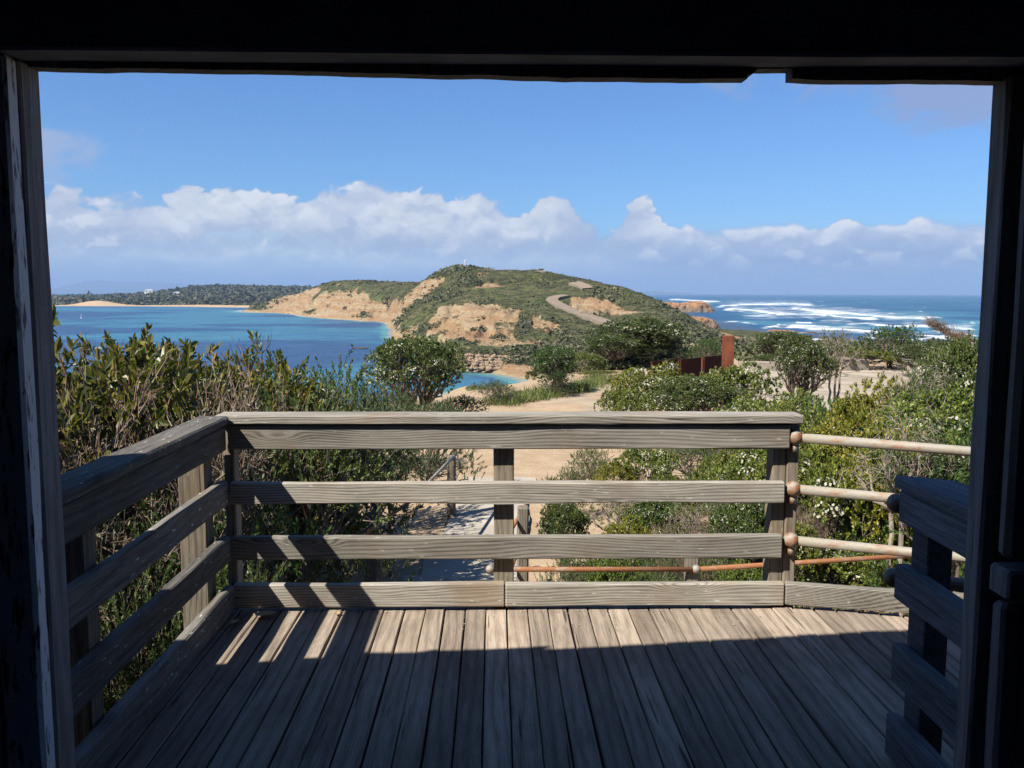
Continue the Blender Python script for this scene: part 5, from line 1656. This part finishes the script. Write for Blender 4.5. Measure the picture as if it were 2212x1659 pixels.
# ------------------------------------------------------------------ handrails by the ramp and the rusty pipe fence
ra = np.array([-1.6, 9.0, GROUND])
rt = empty('ramp_handrail', ra); tag(rt, 'old pipe handrail on timber posts along the left side of the ramp', 'handrail')


def gp(u, v, z): return atz(u, v, z) - ra


A0, A1, A2 = gp(690, 1224, -.98), gp(885, 1085, -.98), gp(985, 982, -.92)
build('pipe', [tube(np.array([A0, A1]), .024, 10)], M['rust_pipe'], rt, True)
build('pipe', [tube(np.array([A1, A2]), .024, 10)], M['pipe'], rt, True)
build('pipe', [tube(np.array([gp(726, 1266, -1.42), gp(930, 1096, -1.42)]), .022, 10)], M['pipe'], rt, True)
build('pipe', [tube(np.array([gp(800, 1262, -1.72), gp(872, 1202, -1.72)]), .022, 10)], M['pipe'], rt, True)
for (u, v, zt, w_) in ((664, 1208, -.90, .15), (806, 1110, -.86, .16), (975, 985, -.9, .13)):
    q = gp(u, v, zt)
    V, F = plank((q[0] - w_ / 2, q[1], -0.2), (q[0] + w_ / 2, q[1] + w_, q[2]), 2, .02, 8, .006, int(u))
    build('post', [(V, F)], M['post'], rt)
q = gp(842, 1085, -.95)
build('upright', [tube([(q[0], q[1], -.1), (q[0], q[1], q[2])], .018, 8)], M['rust_pipe'], rt)
q = gp(822, 1203, -1.62)
build('upright', [tube([(q[0], q[1], -.1), (q[0], q[1], q[2] + .5)], .018, 8)], M['rust_pipe'], rt)

rb = np.array([0.9, 7.9, GROUND])
rf = empty('pipe_fence', rb); tag(rf, 'low rusty pipe fence with ball joints below the front railing', 'fence')
F0, F1, F2 = atz(1060, 1230, -.98), atz(1505, 1229, -.98), atz(1990, 1197, -.98)
pp = build('pipe', [tube(np.array([F0, F1]) - rb, .024, 12)], M['rust_pipe'], rf, True)
pp2 = build('pipe', [tube(np.array([F1, F1 + (F2 - F1) * 1.6]) - rb, .024, 12)], M['rust_pipe'], rf, True)
for par, q in ((pp, F0), (pp2, F1)):
    s_ = build('ball_joint', [sphere((0, 0, 0), .042, 18, 12)], M['pipe'], par, True); s_.location = q - rb
for (u, ztop, w_, dy) in ((1500, -.83, .13, .03), (1131, -.70, .125, .9)):
    q = atz(u, 1229, -.98) if dy < .5 else atz(u, 1098, -.70)
    V, F = plank((q[0] - w_ / 2 - rb[0], q[1] + .03 - rb[1], -.1), (q[0] + w_ / 2 - rb[0], q[1] + .03 + w_ - rb[1], ztop - GROUND), 2, .018, 8, .005, int(u))
    build('post', [(V, F)], M['post'], rf)
q = atz(1131, 1098, -.70)
for (a, b) in (((1108, 1140, -.85), (1142, 1082, -.85)), ((1100, 1245, -1.35), (1120, 1188, -1.35))):
    pa, pb_ = atz(*a), atz(*b)
    build('pipe', [tube(np.array([pa, pa + (pb_ - pa) * 1.25]) - rb, .022, 10)], M['rust_pipe'], rf, True)
# ------------------------------------------------------------------ sky, sun, haze, camera
SUN_DIR = Vector((-0.714, -0.53, 1.0)).normalized()
sun = bpy.data.lights.new('sun', 'SUN'); sun.energy = 5.0; sun.angle = R(0.53); sun.color = (1.0, 0.945, 0.86)
so = bpy.data.objects.new('sun', sun); C.objects.link(so)
so.rotation_euler = SUN_DIR.to_track_quat('Z', 'Y').to_euler(); so.location = (-20, -15, 40)
ELEV = math.asin(SUN_DIR.z); AZI = math.atan2(SUN_DIR.x, SUN_DIR.y)

world = bpy.data.worlds.new('World'); scene.world = world; world.use_nodes = True
t = NT(world)
bgn = t.n['Background']
sky = t.node('ShaderNodeTexSky', sky_type='NISHITA')
sky.sun_disc = False; sky.sun_elevation = ELEV; sky.sun_rotation = AZI
sky.air_density = 1.0; sky.dust_density = 0.35; sky.ozone_density = 3.0; sky.altitude = 20
t.put(bgn.inputs['Color'], t.mix(1.0, sky.outputs[0], (0.55, 0.84, 1.20), 'MULTIPLY')); bgn.inputs['Strength'].default_value = 0.05

D = t.vmath('NORMALIZE', t.coord('Generated'))
sx, sy, sz = t.sep(D)
az = t.math('ARCTAN2', sx, sy)
el = t.math('ARCSINE', sz)
PX = 1.0 / 1853.0


def fields(daz, dele):
    a = t.math('ADD', az, daz); e = t.math('ADD', el, dele)
    q = t.comb(t.math('MULTIPLY', a, 1.0), t.math('MULTIPLY', e, 1.45), 0.0)
    big = t.noise(q, 9.0, 2.5, 0.5, 0.25, '2D')
    v = t.node('ShaderNodeTexVoronoi', feature='SMOOTH_F1', voronoi_dimensions='2D'); v.inputs['Scale'].default_value = 19.0
    v.inputs['Smoothness'].default_value = 0.45; v.inputs['Detail'].default_value = 2.0; v.inputs['Roughness'].default_value = 0.55
    t.put(v.inputs['Vector'], t.vmath('ADD', q, t.comb(t.math('MULTIPLY', t.noise(q, 22.0, 3, .5, 0, '2D'), 0.055), t.math('MULTIPLY', t.noise(t.vmath('ADD', q, (3.1, 1.7, 0)), 22.0, 3, .5, 0, '2D'), 0.055), 0)))
    puff = t.math('SUBTRACT', 1.0, v.outputs['Distance'])
    return q, big, puff


def curve(pts, x, x0, x1, lo, hi):
    n = t.node('ShaderNodeFloatCurve')
    cm = n.mapping; c = cm.curves[0]
    P = [((u - 1106) * PX, (v if lo == 0 and hi == 1 else (633 - v) * PX)) for u, v in pts]
    P = [((a - x0) / (x1 - x0), (b - lo) / (hi - lo)) for a, b in P]
    while len(c.points) < len(P):
        c.points.new(0.5, 0.5)
    for k, (a, b) in enumerate(P):
        c.points[k].location = (a, b); c.points[k].handle_type = 'AUTO_CLAMPED'
    cm.update()
    t.put(n.inputs['Value'], t.mapr(x, x0, x1, 0.0, 1.0, False))
    return t.mapr(n.outputs[0], 0.0, 1.0, lo, hi, False)


top = curve([(-400, 430), (60, 432), (130, 428), (200, 424), (262, 428), (300, 442), (345, 420), (410, 407), (500, 400), (600, 404), (700, 402), (745, 404), (768, 384), (800, 370), (850, 380), (880, 394),
             (940, 398), (1000, 404), (1050, 404), (1090, 425), (1120, 438), (1150, 424), (1168, 398), (1196, 390), (1222, 400), (1240, 430), (1290, 462), (1322, 480), (1342, 440), (1372, 418), (1400, 430), (1425, 462), (1450, 480), (1500, 478),
             (1530, 486), (1600, 486), (1660, 480), (1720, 483), (1790, 475), (1860, 483), (1930, 478), (2010, 481), (2120, 474), (2500, 480)], az, -0.95, 0.9, 0.0, 0.2)
q0, big0, puff0 = fields(0.0, 0.0)
q1, big1, puff1 = fields(-0.006, 0.012)
depth = t.math('SUBTRACT', top, el)                       # how far below the cloud tops
shape = t.math('ADD', t.math('MULTIPLY', t.math('SUBTRACT', puff0, 0.62), t.mapr(az, (1380 - 1106) * PX, (1520 - 1106) * PX, 0.028, 0.013)), t.math('MULTIPLY', t.math('SUBTRACT', big0, 0.5), t.mapr(az, (1380 - 1106) * PX, (1520 - 1106) * PX, 0.016, 0.005)))
dens = t.math('ADD', depth, shape)
soft = t.mapr(t.noise(q0, 9.0, 2, .5, 0, '2D'), 0.35, 0.65, 0.004, 0.014)
cov = t.mapr(dens, -0.001, soft)
fine0 = t.noise(q0, 34.0, 4, 0.55, 0, '2D')


def wisp(u, v, ru, rv, tilt, thr, seed):
    a = t.math('DIVIDE', t.math('SUBTRACT', az, (u - 1106) * PX), ru * PX)
    e0 = t.math('SUBTRACT', el, (633 - v) * PX)
    e = t.math('DIVIDE', t.math('ADD', e0, t.math('MULTIPLY', t.math('SUBTRACT', az, (u - 1106) * PX), tilt)), rv * PX)
    r = t.math('SQRT', t.math('ADD', t.math('MULTIPLY', a, a), t.math('MULTIPLY', e, e)))
    n = t.noise(t.comb(t.math('ADD', az, seed), t.math('MULTIPLY', e0, 1.7), 0.0), 14.0, 4, 0.55, 0.4, '2D')
    return t.mapr(t.math('ADD', t.math('SUBTRACT', 1.0, r), t.math('MULTIPLY', t.math('SUBTRACT', n, 0.5), 3.4)), thr, thr + 1.1)


w1 = t.math('MULTIPLY', wisp(1930, 240, 360, 85, 0.24, -0.30, 3.3), 0.9)
w2 = t.math('MULTIPLY', wisp(140, 378, 170, 60, 0.05, -0.35, 7.1), 0.95)
w3 = t.math('MULTIPLY', wisp(2060, 403, 80, 10, 0.0, 0.1, 5.1), 0.3)
wis = t.math('MAXIMUM', t.math('MAXIMUM', w1, w2), w3)


def lin(c):
    return tuple((x / 255 / 12.92 if x <= 10 else ((x / 255 + .055) / 1.055) ** 2.4) for x in c)


def bands(stops):
    """cloud tone by height above the horizon, its bands broken up by the cloud forms"""
    e = t.math('ADD', el, t.math('ADD', t.math('MULTIPLY', t.math('SUBTRACT', big0, 0.5), 0.040), t.math('MULTIPLY', t.math('SUBTRACT', puff0, 0.62), 0.014)))
    f = t.mapr(e, 0.0, 0.16, 0.0, 1.0, False)
    st = sorted(((633 - v) * PX / 0.16, lin(c)) for v, c in stops)
    return t.ramp(f, st)


left = bands([(633, (166, 188, 223)), (602, (182, 206, 231)), (576, (206, 224, 239)), (560, (188, 206, 228)), (541, (190, 206, 225)), (520, (208, 217, 229)), (485, (224, 230, 237)), (440, (212, 220, 233)), (395, (216, 223, 236)), (370, (230, 234, 241))])
right = bands([(633, (156, 180, 217)), (612, (163, 184, 221)), (597, (168, 187, 221)), (587, (157, 176, 213)), (570, (172, 190, 220)), (550, (190, 205, 229)), (530, (202, 213, 234)), (505, (228, 234, 243)), (480, (243, 246, 250)), (420, (225, 231, 240))])
cc = t.mix(t.mapr(az, (1230 - 1106) * PX, (1480 - 1106) * PX), left, right)
# dull lilac-grey toward the far left and along the upper fringe of the left bank
cc = t.mix(t.mapr(az, (420 - 1106) * PX, (120 - 1106) * PX, 0.0, 0.65), cc, lin((178, 192, 218)))
fringe = t.math('MULTIPLY', t.mapr(depth, 0.0, 0.017, 1.0, 0.0), t.mapr(az, (820 - 1106) * PX, (700 - 1106) * PX))
cc = t.mix(t.math('MULTIPLY', fringe, 0.65), cc, lin((165, 183, 215)))
# light and shade of the heaps: the sun stands high behind and to the left
rel = t.math('SUBTRACT', t.math('ADD', t.math('MULTIPLY', puff0, 0.030), t.math('MULTIPLY', big0, 0.024)),
             t.math('ADD', t.math('MULTIPLY', puff1, 0.030), t.math('MULTIPLY', big1, 0.024)))
up = t.mapr(el, 0.018, 0.055)
cc = t.mix(t.math('MULTIPLY', t.mapr(rel, 0.0, -0.014, 0.0, 0.55), up), cc, lin((170, 186, 215)))
cc = t.mix(t.math('MULTIPLY', t.mapr(rel, 0.001, 0.013, 0.0, 0.75), up), cc, lin((240, 243, 247)))
grey = t.math('MULTIPLY', t.mapr(t.math('ADD', t.math('MULTIPLY', big0, 0.6), t.math('MULTIPLY', fine0, 0.4)), 0.50, 0.62), t.mapr(az, (1180 - 1106) * PX, (1300 - 1106) * PX, 0.35, 0.42))
cc = t.mix(t.math('MULTIPLY', grey, up), cc, lin((168, 185, 217)))
shd = t.mapr(t.math('ABSOLUTE', t.math('SUBTRACT', az, (1290 - 1106) * PX)), 0.02, 0.075, 0.6, 0.0)
cc = t.mix(t.math('MULTIPLY', t.math('MULTIPLY', shd, up), t.mapr(depth, 0.0, 0.02)), cc, lin((166, 184, 216)))
edge = t.math('MULTIPLY', t.mapr(t.math('ADD', depth, t.math('MULTIPLY', t.math('SUBTRACT', fine0, .5), 0.02)), 0.006, 0.020, 1.0, 0.0), t.mapr(az, (1400 - 1106) * PX, (1500 - 1106) * PX, 0.0, 0.85))
cc = t.mix(edge, cc, lin((244, 246, 250)))
gap = t.math('MULTIPLY', wisp(505, 515, 150, 13, 0.0, 0.05, 9.4), 0.85)
cc = t.mix(gap, cc, lin((186, 216, 243)))
cw = t.mix(t.mapr(az, -0.2, 0.2), lin((160, 182, 220)), lin((146, 166, 210)))
allc = t.math('MAXIMUM', cov, t.mapr(el, 0.040, 0.070, 1.0, 0.0))
allc = t.math('MULTIPLY', allc, t.mapr(sz, -0.02, -0.0, 0.0, 1.0))
fac = t.math('MAXIMUM', allc, wis)
colr = t.mix(t.math('MAXIMUM', cov, t.mapr(el, 0.040, 0.070, 1.0, 0.0)), cw, cc)
bg2 = t.node('ShaderNodeBackground'); t.put(bg2.inputs['Color'], colr); bg2.inputs['Strength'].default_value = CLOUD_STRENGTH
mx = t.node('ShaderNodeMixShader'); t.put(mx.inputs[0], fac)
t.link(bgn.outputs[0], mx.inputs[1]); t.link(bg2.outputs[0], mx.inputs[2])
t.link(mx.outputs[0], t.n['World Output'].inputs['Surface'])

if HAZE:
    hm = bpy.data.materials.new('sea_air'); hm.use_nodes = True
    ht = NT(hm); ht.n.remove(ht.n['Principled BSDF'])
    pv = ht.node('ShaderNodeVolumePrincipled')
    pv.inputs['Color'].default_value = (0.30, 0.45, 0.70, 1); pv.inputs['Density'].default_value = HAZE
    pv.inputs['Anisotropy'].default_value = 0.0
    ht.link(pv.outputs[0], ht.n['Material Output'].inputs['Volume'])
    V, F = box(-36000, 36000, -3000, 36000, -48, 480)
    tag(build('haze', [(V, F)], hm), kind='stuff', label='thin blue sea haze over the far shore', cat='haze')

cam = bpy.data.cameras.new('camera'); co = bpy.data.objects.new('camera', cam); C.objects.link(co)
co.location = (0, 0, EYE); co.rotation_euler = (R(90) - PITCH, R(-0.12), 0)
cam.sensor_width = 36; cam.lens = FOC / W * 36; cam.clip_start = 0.05; cam.clip_end = 120000
scene.camera = co
scene.view_settings.view_transform = 'Standard'; scene.view_settings.look = 'None'
scene.view_settings.exposure = EXPOSURE; scene.view_settings.gamma = 1
cy = scene.cycles
cy.use_denoising = True; cy.max_bounces = 7; cy.diffuse_bounces = 4; cy.glossy_bounces = 2; cy.transmission_bounces = 3
cy.transparent_max_bounces = 4; cy.volume_bounces = 0; cy.caustics_reflective = False; cy.caustics_refractive = False
cy.use_adaptive_sampling = False
scene.render.film_transparent = False
